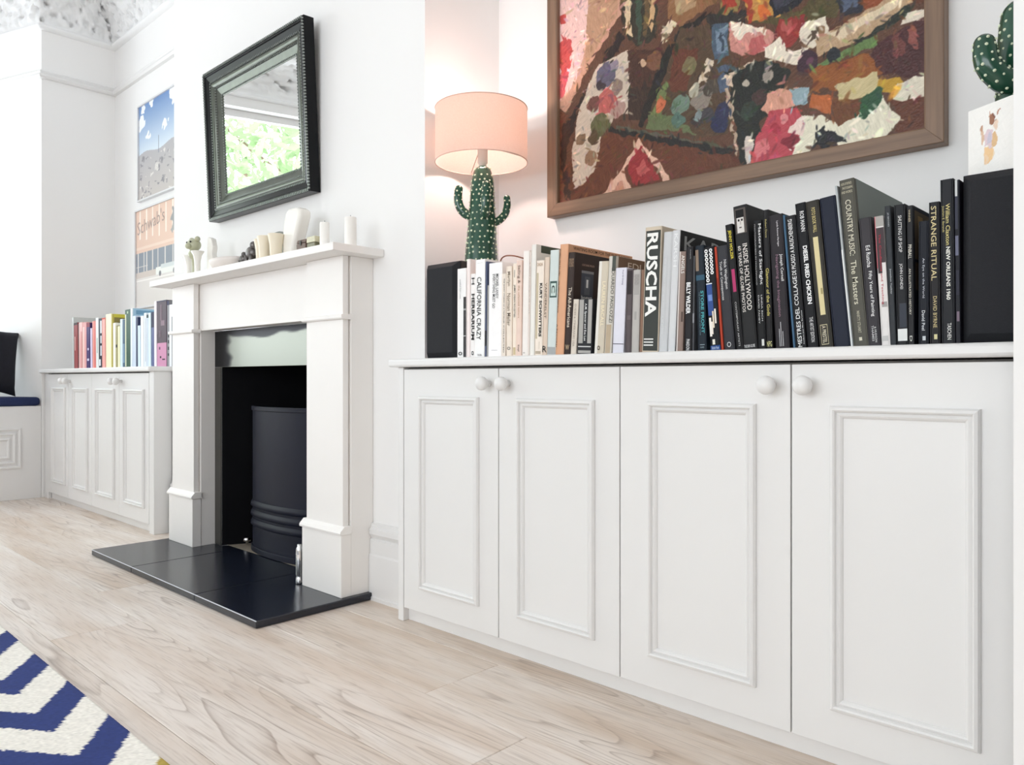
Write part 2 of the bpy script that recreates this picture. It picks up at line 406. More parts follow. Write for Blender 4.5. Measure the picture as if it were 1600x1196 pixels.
# ---------------------------------------------------------------- alcove cupboards
def mould_prof(w=.024, p=.0135):
    return [(0, 0), (0, .006), (.003, p*.85), (.008, p), (.011, p*.8), (.0125, p*.35), (.0145, p*.45), (.018, p*.6), (.021, p*.45), (w, .002), (w, 0)]
def cupboard(name, stile, gaps, mould, knobs, endx, side_face, label):
    t = thing(name, ((gaps[0]+gaps[-1])/2, 1.52, 0), label, 'cupboard')
    fy = 1.5156; lo, hi = gaps[0], gaps[-1]
    x0, x1 = min(stile[0], endx, lo), max(stile[1], endx, hi)
    b = MB(); b.box(max(x0, side_face[0]), min(x1, side_face[1]), fy+.0195, BY-.002, .05, .794)
    b.build('carcass', mat('carcass_shade_grey', '7E7A76', .8), t)  # grey stands in for shade on the white carcass behind the gaps
    MB().box(stile[0], stile[1], fy, BY-.002, 0, .797).build('end_panel', PAINT, t, bevel=.0015)
    MB().box(x0 if stile[0] > lo else stile[1], x1 if stile[0] < lo else stile[0], fy+.022, fy+.036, 0, .043).build('plinth', PAINT, t, bevel=.001)
    if stile[0] > lo: MB().box(endx, lo-.002, fy+.003, fy+.02, 0, .794).build('filler_strip', PAINT, t, bevel=.001)
    for k in range(4):
        d = MB().box(gaps[k]+.0016, gaps[k+1]-.0016, fy, fy+.0185, .0437, .7895).build('door', PAINT, t, bevel=.0012)
        m0, m1 = mould[k]
        MB().frame((m0, m1, .116, .708), mould_prof(), lambda u, v, w: (u, fy-w, v)).build('panel_moulding', PAINT, d)
        q = MB(); q.lathe([(.0085, 0), (.0075, .008), (.0085, .014), (.014, .018), (.0185, .025), (.0195, .032), (.018, .038), (.013, .043), (.006, .0455), (.0005, .046)], (knobs[k], fy, .7475), 20, 'y')
        q.v = [(x, 2*fy-y, z) for x, y, z in q.v]
        q.build('knob', PAINT, d, smooth=True)
    return t
GR = [-1.9035, -1.4868, -1.0793, -.6584, -.2435]
cupboard('alcove_cupboard', (-1.931, -1.9055), GR, [(-1.8235, -1.562), (-1.4135, -1.1526), (-.9975, -.7317), (-.579, -.3226)], [-1.5225, -1.4485, -.6975, -.6225], -.025, (-1.90, -.025),
         'long white four-door cupboard in the right alcove below the big painting')
GL = [-5.496, -5.106, -4.70, -4.29, -3.896]
cupboard('alcove_cupboard', (-3.893, -3.837), GL, [(-5.40, -5.148), (-5.008, -4.755), (-4.622, -4.347), (-4.212, -3.947)], [-5.143, -5.069, -4.327, -4.253], -5.57, (-5.57, -3.84),
         'smaller white four-door cupboard in the left alcove beyond the fireplace')
def worktop(poly, label):
    o = MB().prism(poly, 'z', .797, .822).build('worktop', PAINT, bevel=.007, seg=3)
    tag(o, label, 'worktop'); return smooth_angle(o, 60)
worktop([(-1.946, 1.485), (-.022, 1.485), (-.022, 1.944), (-1.905, 1.944), (-1.905, 1.603), (-1.946, 1.603)], 'white worktop with rounded nosing carrying the long row of art books')
worktop([(-5.578, 1.485), (-3.824, 1.485), (-3.824, 1.944), (-5.578, 1.944)], 'white worktop carrying the rainbow row of books left of the fireplace')

# ---------------------------------------------------------------- fireplace
t = thing('fireplace_surround', (-2.866, 1.5, .025), 'white painted fireplace surround with plain pilasters and a thin mantel shelf', 'fireplace surround')
MB().box(-3.594, -2.1205, 1.40, BY-.001, 1.177, 1.203).build('mantel_shelf', SURR, t, bevel=.002)
MB().box(-3.3165, -2.4225, 1.512, 1.57, .972, 1.1765).build('frieze', SURR, t, bevel=.0015)
for sx0, sx1, bx0, bx1, jx0, jx1 in ((-3.545, -3.324, -3.558, -3.314, -3.548, -3.3165), (-2.4115, -2.187, -2.4255, -2.182, -2.4225, -2.183)):
    MB().box(jx0, jx1, 1.512, BY-.001, .025, 1.1765).build('jamb', SURR, t, bevel=.0012)
    p = MB().box(sx0, sx1, 1.4825, 1.5045, .025, 1.1765).box(sx0+.01, sx1-.01, 1.504, 1.5125, .025, 1.1765).build('pilaster', SURR, t, bevel=.0012)
    MB().box(bx0, bx1, 1.4725, 1.5115, .025, .236).build('base_block', SURR, p, bevel=.0015)
    q = MB(); q.prism([(1.4725, .236), (1.4655, .236), (1.464, .243), (1.468, .25), (1.4725, .254), (1.4815, .264), (1.5115, .264), (1.5115, .236)], 'x', bx0-.006, bx1+.006); q.build('base_moulding', SURR, p, bevel=.001)
    q = MB(); q.prism([(1.4715, .9615), (1.468, .966), (1.468, .976), (1.4825, .979), (1.511, .979), (1.511, .9615)], 'x', sx0-.013, sx1+.013); q.build('capital_moulding', SURR, p, bevel=.001)
t = thing('hearth', (-2.88, 1.38, 0), 'low black slate hearth lying on the oak floor before the fireplace', 'hearth')
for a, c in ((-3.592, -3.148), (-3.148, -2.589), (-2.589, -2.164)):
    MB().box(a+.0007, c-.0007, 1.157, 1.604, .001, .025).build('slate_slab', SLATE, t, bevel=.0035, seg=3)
    MB().box(a+.0015, c-.0015, 1.1562, 1.1595, .0222, .02499).build('edge_highlight', mat('painted_edge_highlight', 'D4D8DE', .3, .3), t, bevel=.001, seg=2)  # pale strip painted as the bright highlight along the slab's front edge
t = thing('fire_insert', (-2.868, 1.6, .03), 'steel-fronted fire opening with a dark soot-black chamber', 'fireplace insert')
MB().box(-3.3155, -2.4235, 1.5750, 1.5795, .812, .971).build('top_plate', STEEL, t, bevel=.001)
def platefn(u, v):  # plate colour, darker along the top and left with a wavy boundary
    c = np.empty(u.shape+(3,)); c[:] = rgb('8E9188'); x, y = warp(u, v, .012, 14., 31)
    e = .80+.05*np.sin(x*9+1.)+.03*np.sin(x*23); k = np.clip((y-e)/.05, 0, 1); k2 = np.clip((.17-x)/.05, 0, 1); k = np.maximum(k, k2)[..., None]
    return c*(1-k)+rgb('2E2E31')*k
pm = vcol_mat('dark_edged_steel', .38); pm.node_tree.nodes['Principled BSDF'].inputs['Metallic'].default_value = 1.
grid_picture('dark_edged_face', 120, 30, lambda u, v, z: np.stack([-3.3145+u*.89, 1.5746+z, .813+v*.157], -1), platefn, pm, t)
for a, c in ((-3.3155, -3.258), (-2.481, -2.4235)): MB().box(a, c, 1.5745, 1.5795, .0265, .8115).build('side_plate', DSTEEL, t, bevel=.001)
b = MB()
b.add([(-3.258, 1.58, .026), (-3.1, 1.93, .026), (-2.64, 1.93, .026), (-2.481, 1.58, .026), (-3.258, 1.58, .9), (-3.1, 1.93, .9), (-2.64, 1.93, .9), (-2.481, 1.58, .9)],
      [(0, 1, 5, 4), (1, 2, 6, 5), (2, 3, 7, 6), (4, 5, 6, 7)]); b.build('firebox', SOOT, t)
MB().box(-3.255, -2.484, 1.606, 1.93, .0215, .0257).build('firebox_floor', mat('ash_stone', '8A8072', .9, var=.3, vscale=60.), t)
q = MB(); q.lathe([(.006, 0), (.006, .012), (.016, .014), (.018, .02), (.016, .028), (.005, .031)], (-3.185, 1.66, .03), 16); q.build('gas_tap', CHROME, t, smooth=True)
# bowed fireguard
t = thing('fireguard', (-2.87, 1.64, .026), 'bow-fronted black metal fireguard standing inside the fire opening', 'fireguard')
def bow(x0, x1, yb, yf, n=28):
    c = (x0+x1)/2; hw = (x1-x0)/2; return [(c+hw*math.sin(a), yb-(yb-yf)*math.cos(a)) for a in [(-.5+k/n)*math.pi for k in range(n+1)]]
def bowsheet(z0, z1, out, th=.004):
    o1 = bow(-3.13-out, -2.61+out, 1.675, 1.602-out); i1 = bow(-3.13+th, -2.61-th, 1.675, 1.602+th)
    return MB().prism(o1+i1[::-1], 'z', z0, z1)
smooth_angle(bowsheet(.036, .628, 0).build('guard_sheet', IRON, t)); smooth_angle(bowsheet(.626, .645, .006).build('top_rim', IRON, t, bevel=.002)); smooth_angle(bowsheet(.026, .05, .008).build('bottom_rim', IRON, t, bevel=.002))
for z in (.135, .175, .215):
    b = MB(); o1 = bow(-3.12, -2.62, 1.668, 1.599); n = len(o1)
    pr = [(0, 0), (.009, .006), (.007, .02), (0, .03)]
    for d, zz in pr: b.v += [(x, y-d, z+zz) for x, y in o1]
    for i in range(3):
        for j in range(n-1): b.f.append([i*n+j, i*n+j+1, (i+1)*n+j+1, (i+1)*n+j]); b.m.append(0)
    b.build('louvre', IRON, t, smooth=True)
o = MB().lathe([(.012, 0), (.0135, .003), (.0135, .02), (.0115, .024), (.0115, .03), (.0135, .034), (.0135, .118), (.012, .128), (.008, .136), (.0075, .142), (.0005, .143)], (-2.449, 1.477, .025), 24).build('chrome_canister', CHROME, smooth=True)
tag(o, 'small shiny chrome canister standing on the hearth beside the right pilaster', 'canister')

# ---------------------------------------------------------------- window seat
t = thing('window_seat', (LX, 0, 0), 'white panelled window seat at the far left in the bay', 'window seat')
MB().prism([(LX, -2.498), (LX, 1.5), (-6.142, 1.302), (-6.142, -2.298)], 'z', 0, .588).build('seat_box', PAINT, t, bevel=.002)
for a, c in ((.43, 1.388), (-.55, .4), (-1.53, -.58), (-2.44, -1.56)):
    q = MB()
    for ins in (0, .03, .062): q.frame((a+ins, c-ins, .197+ins, .451-ins), [(0, 0), (0, .008), (.008, .011), (.016, .006), (.018, 0)], lambda u, v, w: (LX+w, u, v))
    q.build('panel_moulding', PAINT, t)
o = MB().prism([(LX+.012, -2.49), (LX+.012, 1.497), (-6.14, 1.297), (-6.14, -2.29)], 'z', .589, .645).build('seat_cushion', NAVY, bevel=.02, seg=4)
tag(o, 'long flat navy cushion lying on the white window seat', 'cushion'); smooth_angle(o, 50)
def pillow(cx_, cy_, cz_, s, th, tilt):
    n = 18; vs = []; fs = []
    for side in (1, -1):
        for i in range(n+1):
            for j in range(n+1):
                a, c = -1+2*i/n, -1+2*j/n
                k = (max(0, (1-a**4)*(1-c**4)))**.5
                pin = 1-.10*(1-abs(a)**2)*abs(c)**3; pin2 = 1-.10*(1-abs(c)**2)*abs(a)**3
                vs.append((side*th*k, a*s*pin2, c*s*pin))
    for sd in range(2):
        o_ = sd*(n+1)**2
        for i in range(n):
            for j in range(n): q = o_+i*(n+1)+j; fs.append((q, q+1, q+n+2, q+n+1))
    M = Matrix.Translation((cx_, cy_, cz_)) @ Matrix.Rotation(tilt[2], 4, 'Z') @ Matrix.Rotation(tilt[1], 4, 'Y') @ Matrix.Rotation(tilt[0], 4, 'X')
    return MB().add([tuple(M @ Vector(v)) for v in vs], fs)
o = pillow(-5.70, 1.205, .890, .215, .075, (math.radians(-10), math.radians(-12), math.radians(16))).build('throw_pillow', VELVET, smooth=True)
tag(o, 'dark navy velvet throw pillow leaning at the end of the window seat', 'pillow')

# ---------------------------------------------------------------- rug
def rugcol(u, v):
    X = -3.6+u*2.5; Y = -.55+v*1.18
    X, Y = X+.0018*rng.standard_normal(u.shape), Y+.0018*rng.standard_normal(u.shape)
    d = .63-Y; per = .23; ph = np.mod(d, 2*per); tri = np.where(ph < .115, ph, np.where(ph < .115+per, .23-ph, ph-2*per))
    s = tri*1.42; q = (X-s+2.672)/.2775; fr = q-np.floor(q)
    c = np.empty(u.shape+(3,)); c[:] = rgb('EFECE4'); blue = fr < .46; c[blue] = rgb('2B3B78'); mus = blue & (np.floor(q) >= 4); c[mus] = rgb('B09A4A')
    return c*(1+.03*rng.standard_normal(u.shape))[..., None]
def rugP(u, v, z):
    X = -3.6+u*2.5; Y = -.55+v*1.18
    edge = np.minimum(np.minimum(u, 1-u)*2.5, np.minimum(v, 1-v)*1.18); Z = np.where(edge < .002, .0005, .011+.0003*rng.standard_normal(u.shape))
    return np.stack([X, Y, np.maximum(Z, .0005)], -1)
o = grid_picture('rug', 560, 264, rugP, rugcol, vcol_mat('rug_wool', .95, 0., 500.))
tag(o, 'white rug with navy zigzag stripes on the oak floor at lower left', 'rug')
# pictures and books: measured sizes in metres / millimetres
PAINTING = [((200,160,140),[(-1.655,2.359),(-1.369,2.235),(-1.369,1.865),(-1.491,1.738),(-1.577,1.617),(-1.655,1.662)]),((228,196,190),[(-1.655,2.359),(-1.491,2.121),(-1.491,1.955),(-1.496,1.807),(-1.555,1.697),(-1.61,1.66),(-1.655,1.662)]),((200,95,92),[(-1.604,1.856),(-1.577,1.865),(-1.555,1.824),(-1.565,1.759),(-1.593,1.733),(-1.61,1.78)]),((205,105,110),[(-1.632,1.752),(-1.565,1.751),(-1.587,1.68),(-1.612,1.66)]),((190,85,80),[(-1.604,1.942),(-1.582,1.943),(-1.582,1.909),(-1.604,1.907)]),((190,90,90),[(-1.604,1.882),(-1.56,1.851),(-1.557,1.799),(-1.577,1.831)]),((186,152,126),[(-1.491,2.121),(-1.369,2.074),(-1.379,1.869),(-1.449,1.801),(-1.496,1.748)]),((50,36,30),[(-1.369,1.817),(-1.35,1.787),(-1.533,1.616),(-1.544,1.576),(-1.577,1.507),(-1.593,1.51),(-1.582,1.585),(-1.48,1.694)]),((112,68,46),[(-1.593,1.442),(-1.379,1.53),(-0.98,1.362),(-0.98,1.312),(-1.193,1.306),(-1.449,1.3),(-1.593,1.305)]),((122,78,56),[(-1.638,1.658),(-1.577,1.609),(-1.587,1.475),(-1.555,1.316),(-1.638,1.311)]),((60,40,30),[(-1.593,1.587),(-1.56,1.58),(-1.582,1.457),(-1.56,1.334),(-1.582,1.337),(-1.604,1.461)]),((206,192,176),[(-1.449,1.743),(-1.335,1.751),(-1.329,1.558),(-1.389,1.565),(-1.439,1.511),(-1.465,1.409),(-1.533,1.371),(-1.555,1.392),(-1.544,1.576),(-1.491,1.68)]),((112,106,122),(-1.419,1.702,0.038)),((190,110,102),(-1.417,1.616,0.038)),((122,82,72),(-1.468,1.621,0.025)),((150,130,120),(-1.379,1.651,0.023)),((108,106,72),(-1.444,1.549,0.034)),((92,76,52),(-1.468,1.516,0.021)),((180,150,140),(-1.374,1.581,0.027)),((150,120,96),(-1.48,1.454,0.023)),((140,116,92),(-1.517,1.52,0.019)),((150,140,150),(-1.389,1.718,0.018)),((80,66,70),(-1.439,1.667,0.016)),((86,56,42),[(-1.34,1.752),(-1.211,1.714),(-1.2,1.658),(-1.229,1.612),(-1.331,1.638)]),((205,176,150),(-1.284,1.696,0.013)),((130,92,70),(-1.247,1.694,0.027)),((70,50,38),[(-1.335,1.64),(-1.247,1.617),(-1.284,1.524),(-1.34,1.541)]),((62,56,42),[(-1.369,2.074),(-1.211,2.013),(-1.247,1.756),(-1.302,1.749),(-1.359,1.806)]),((212,192,162),[(-1.355,1.957),(-1.335,1.95),(-1.324,1.787),(-1.345,1.802)]),((72,88,72),[(-1.313,1.942),(-1.288,1.933),(-1.291,1.785),(-1.302,1.757)]),((200,170,132),[(-1.247,1.918),(-1.227,1.911),(-1.256,1.774),(-1.267,1.801)]),((112,92,62),[(-1.284,1.931),(-1.256,1.922),(-1.27,1.771),(-1.284,1.783)]),((150,112,78),[(-1.211,2.013),(-1.027,1.942),(-1.035,1.8),(-1.059,1.794),(-1.159,1.767),(-1.198,1.798)]),((178,150,118),[(-1.193,1.968),(-1.075,1.924),(-1.108,1.81),(-1.167,1.8)]),((222,206,182),[(-1.222,1.779),(-1.185,1.792),(-1.165,1.773),(-1.22,1.738)]),((44,40,32),[(-1.159,1.767),(-1.059,1.775),(-1.133,1.736),(-1.198,1.665),(-1.256,1.549),(-1.288,1.502),(-1.302,1.521),(-1.22,1.694)]),((96,76,56),[(-1.159,1.759),(-1.043,1.744),(-0.995,1.715),(-0.999,1.623),(-1.007,1.432),(-1.108,1.435),(-1.284,1.505),(-1.211,1.63)]),((112,66,46),[(-1.18,1.713),(-1.098,1.681),(-1.141,1.578),(-1.195,1.588)]),((120,131,86),[(-1.22,1.609),(-1.193,1.625),(-1.218,1.532),(-1.274,1.505)]),((112,122,86),[(-1.265,1.543),(-1.176,1.515),(-1.104,1.446),(-1.274,1.501)]),((202,122,86),(-1.224,1.557,0.019)),((122,142,126),(-1.159,1.541,0.028)),((96,122,112),(-1.167,1.497,0.022)),((150,140,130),(-1.091,1.543,0.031)),((52,56,88),(-1.035,1.46,0.027)),((60,60,90),(-1.027,1.494,0.021)),((80,76,80),(-1.075,1.491,0.02)),((72,62,60),(-1.108,1.484,0.017)),((132,122,90),(-1.129,1.645,0.024)),((180,176,160),(-1.116,1.571,0.017)),((90,80,70),(-1.059,1.567,0.024)),((140,150,150),(-1.099,1.497,0.01)),((90,102,122),[(-1.043,1.621),(-1.007,1.611),(-1.011,1.54),(-1.035,1.546)]),((218,204,184),[(-1.075,1.652),(-1.055,1.643),(-1.063,1.597),(-1.099,1.585),(-1.105,1.605),(-1.081,1.619)]),((110,90,70),(-1.075,1.608,0.008)),((60,54,50),[(-1.075,1.773),(-0.957,1.745),(-0.957,1.707),(-1.009,1.73),(-1.063,1.733)]),((86,102,118),[(-1.063,1.736),(-1.009,1.73),(-1.005,1.639),(-1.051,1.641)]),((128,144,160),[(-1.051,1.724),(-1.016,1.72),(-1.014,1.649),(-1.041,1.653)]),((70,84,100),[(-1.035,1.713),(-1.027,1.712),(-1.024,1.659),(-1.031,1.66)]),((152,132,82),[(-1.039,1.874),(-0.979,1.852),(-0.975,1.751),(-1.035,1.759)]),((172,72,52),[(-1.028,1.841),(-0.986,1.826),(-0.986,1.762),(-1.027,1.771)]),((96,86,52),[(-0.957,1.714),(-0.807,1.696),(-0.767,1.749),(-0.715,1.73),(-0.718,1.653),(-0.807,1.659)]),((196,152,84),[(-0.971,1.849),(-0.898,1.823),(-0.866,1.702),(-0.95,1.71)]),((172,74,52),[(-0.968,1.82),(-0.95,1.813),(-0.939,1.711),(-0.951,1.711)]),((210,120,60),[(-0.927,1.75),(-0.898,1.747),(-0.891,1.71),(-0.92,1.712)]),((36,36,46),[(-0.92,1.831),(-0.78,1.78),(-0.8,1.72),(-0.834,1.704),(-0.876,1.701)]),((66,66,80),[(-0.891,1.779),(-0.821,1.754),(-0.841,1.721),(-0.873,1.718)]),((50,50,62),[(-0.724,1.76),(-0.662,1.737),(-0.661,1.646),(-0.712,1.647)]),((96,106,126),[(-0.708,1.689),(-0.674,1.677),(-0.672,1.659),(-0.702,1.66)]),((150,86,52),[(-0.665,1.738),(-0.593,1.712),(-0.605,1.654),(-0.652,1.637)]),((110,66,44),[(-0.593,1.774),(-0.514,1.743),(-0.514,1.617),(-0.599,1.646)]),((206,150,140),[(-1.005,1.73),(-0.898,1.677),(-0.875,1.65),(-0.904,1.617),(-0.965,1.623),(-0.997,1.651)]),((236,222,206),[(-1.005,1.73),(-0.95,1.704),(-0.898,1.677),(-0.902,1.663),(-0.95,1.685),(-0.98,1.668),(-0.999,1.695)]),((190,110,108),(-0.927,1.645,0.025)),((152,62,56),[(-0.862,1.694),(-0.799,1.68),(-0.805,1.635),(-0.834,1.61),(-0.855,1.609),(-0.873,1.663)]),((180,96,90),[(-0.855,1.685),(-0.834,1.681),(-0.841,1.646),(-0.859,1.658)]),((232,222,206),[(-0.905,1.624),(-0.862,1.646),(-0.847,1.607),(-0.807,1.595),(-0.778,1.6),(-0.807,1.555),(-0.855,1.575),(-0.905,1.609)]),((226,216,200),[(-0.807,1.662),(-0.746,1.66),(-0.742,1.615),(-0.773,1.591),(-0.8,1.599),(-0.811,1.637)]),((96,80,66),[(-0.788,1.635),(-0.772,1.633),(-0.769,1.611),(-0.782,1.611)]),((150,120,90),(-0.757,1.627,0.011)),((192,166,136),[(-0.773,1.612),(-0.581,1.658),(-0.547,1.631),(-0.658,1.577),(-0.767,1.569)]),((222,206,180),[(-0.74,1.612),(-0.581,1.646),(-0.564,1.637),(-0.708,1.592)]),((50,56,46),[(-0.662,1.577),(-0.552,1.629),(-0.552,1.607),(-0.637,1.569),(-0.696,1.562)]),((86,46,46),[(-0.625,1.561),(-0.514,1.587),(-0.514,1.443),(-0.617,1.482),(-0.652,1.518)]),((120,70,64),[(-0.593,1.557),(-0.57,1.568),(-0.559,1.516),(-0.587,1.512)]),((150,92,84),[(-0.559,1.571),(-0.542,1.572),(-0.536,1.522),(-0.55,1.526)]),((226,216,200),[(-0.561,1.609),(-0.514,1.605),(-0.514,1.578),(-0.571,1.584)]),((40,43,36),[(-1.011,1.591),(-0.927,1.603),(-0.868,1.579),(-0.833,1.542),(-0.889,1.475),(-0.918,1.433),(-0.933,1.345),(-0.971,1.325),(-0.995,1.465)]),((216,196,176),[(-1.024,1.587),(-0.927,1.606),(-0.994,1.579),(-0.999,1.545),(-1.017,1.564)]),((190,170,150),[(-1.017,1.556),(-1.006,1.554),(-0.98,1.355),(-0.986,1.356)]),((190,180,166),(-0.957,1.553,0.012)),((160,150,140),(-0.897,1.553,0.016)),((82,60,56),(-0.92,1.503,0.022)),((60,70,60),(-0.95,1.475,0.023)),((90,96,92),(-0.898,1.581,0.012)),((112,136,86),[(-0.77,1.548),(-0.628,1.575),(-0.621,1.556),(-0.696,1.546),(-0.767,1.527)]),((72,46,60),(-0.792,1.558,0.029)),((40,46,52),(-0.728,1.559,0.016)),((110,70,90),(-0.786,1.563,0.01)),((152,96,46),[(-0.78,1.54),(-0.646,1.538),(-0.615,1.483),(-0.721,1.469),(-0.78,1.484)]),((120,76,42),[(-0.735,1.463),(-0.645,1.434),(-0.663,1.374),(-0.721,1.367)]),((186,112,62),[(-0.786,1.476),(-0.733,1.456),(-0.733,1.415),(-0.786,1.442)]),((100,70,50),(-0.75,1.477,0.009)),((216,166,146),[(-0.891,1.513),(-0.807,1.501),(-0.827,1.458),(-0.897,1.448),(-0.916,1.471)]),((156,176,182),[(-0.836,1.502),(-0.789,1.497),(-0.789,1.456),(-0.824,1.453)]),((206,192,152),[(-0.721,1.479),(-0.627,1.492),(-0.615,1.458),(-0.663,1.431),(-0.708,1.448)]),((196,160,62),[(-0.618,1.466),(-0.575,1.466),(-0.563,1.444),(-0.592,1.432),(-0.617,1.44)]),((226,219,202),[(-0.584,1.449),(-0.514,1.458),(-0.514,1.4),(-0.57,1.395),(-0.588,1.413)]),((110,62,36),[(-0.602,1.417),(-0.514,1.4),(-0.514,1.323),(-0.584,1.338),(-0.576,1.379)]),((230,225,206),[(-0.807,1.434),(-0.74,1.405),(-0.715,1.38),(-0.611,1.431),(-0.592,1.389),(-0.575,1.373),(-0.586,1.339),(-0.708,1.327),(-0.74,1.379),(-0.773,1.34),(-0.834,1.319),(-0.873,1.32)]),((46,92,62),[(-0.66,1.431),(-0.627,1.451),(-0.613,1.441),(-0.622,1.408),(-0.652,1.387),(-0.67,1.395)]),((190,86,96),[(-0.892,1.462),(-0.814,1.451),(-0.799,1.406),(-0.834,1.333),(-0.95,1.321),(-0.927,1.4)]),((140,46,62),[(-0.836,1.387),(-0.805,1.374),(-0.833,1.343),(-0.864,1.373)]),((236,216,206),[(-0.836,1.414),(-0.799,1.426),(-0.805,1.377),(-0.841,1.394)]),((216,132,136),(-0.913,1.369,0.021)),((170,60,76),(-0.876,1.41,0.014)),((220,150,150),(-0.855,1.432,0.011)),((30,32,38),[(-0.773,1.377),(-0.752,1.39),(-0.72,1.36),(-0.696,1.34),(-0.728,1.341),(-0.753,1.336),(-0.768,1.346)]),((120,130,140),(-0.761,1.371,0.004)),((44,44,40),[(-1.409,1.537),(-0.988,1.378),(-0.988,1.36),(-1.409,1.519)]),((100,100,84),[(-1.379,1.532),(-0.995,1.386),(-0.995,1.381),(-1.379,1.524)]),((222,186,166),[(-1.48,1.296),(-1.359,1.398),(-1.298,1.476),(-1.189,1.335),(-1.209,1.323),(-1.284,1.446),(-1.35,1.392),(-1.323,1.315)]),((156,56,58),[(-1.345,1.395),(-1.293,1.452),(-1.222,1.34),(-1.307,1.337)]),((190,100,96),[(-1.312,1.389),(-1.284,1.407),(-1.265,1.372),(-1.293,1.362)]),((200,150,130),[(-1.429,1.321),(-1.364,1.359),(-1.35,1.332),(-1.389,1.306)]),((216,206,196),[(-0.959,1.407),(-0.938,1.406),(-0.945,1.334),(-0.962,1.33)]),((110,68,46),[(-1.193,1.336),(-0.98,1.355),(-0.969,1.324),(-1.185,1.293)])]
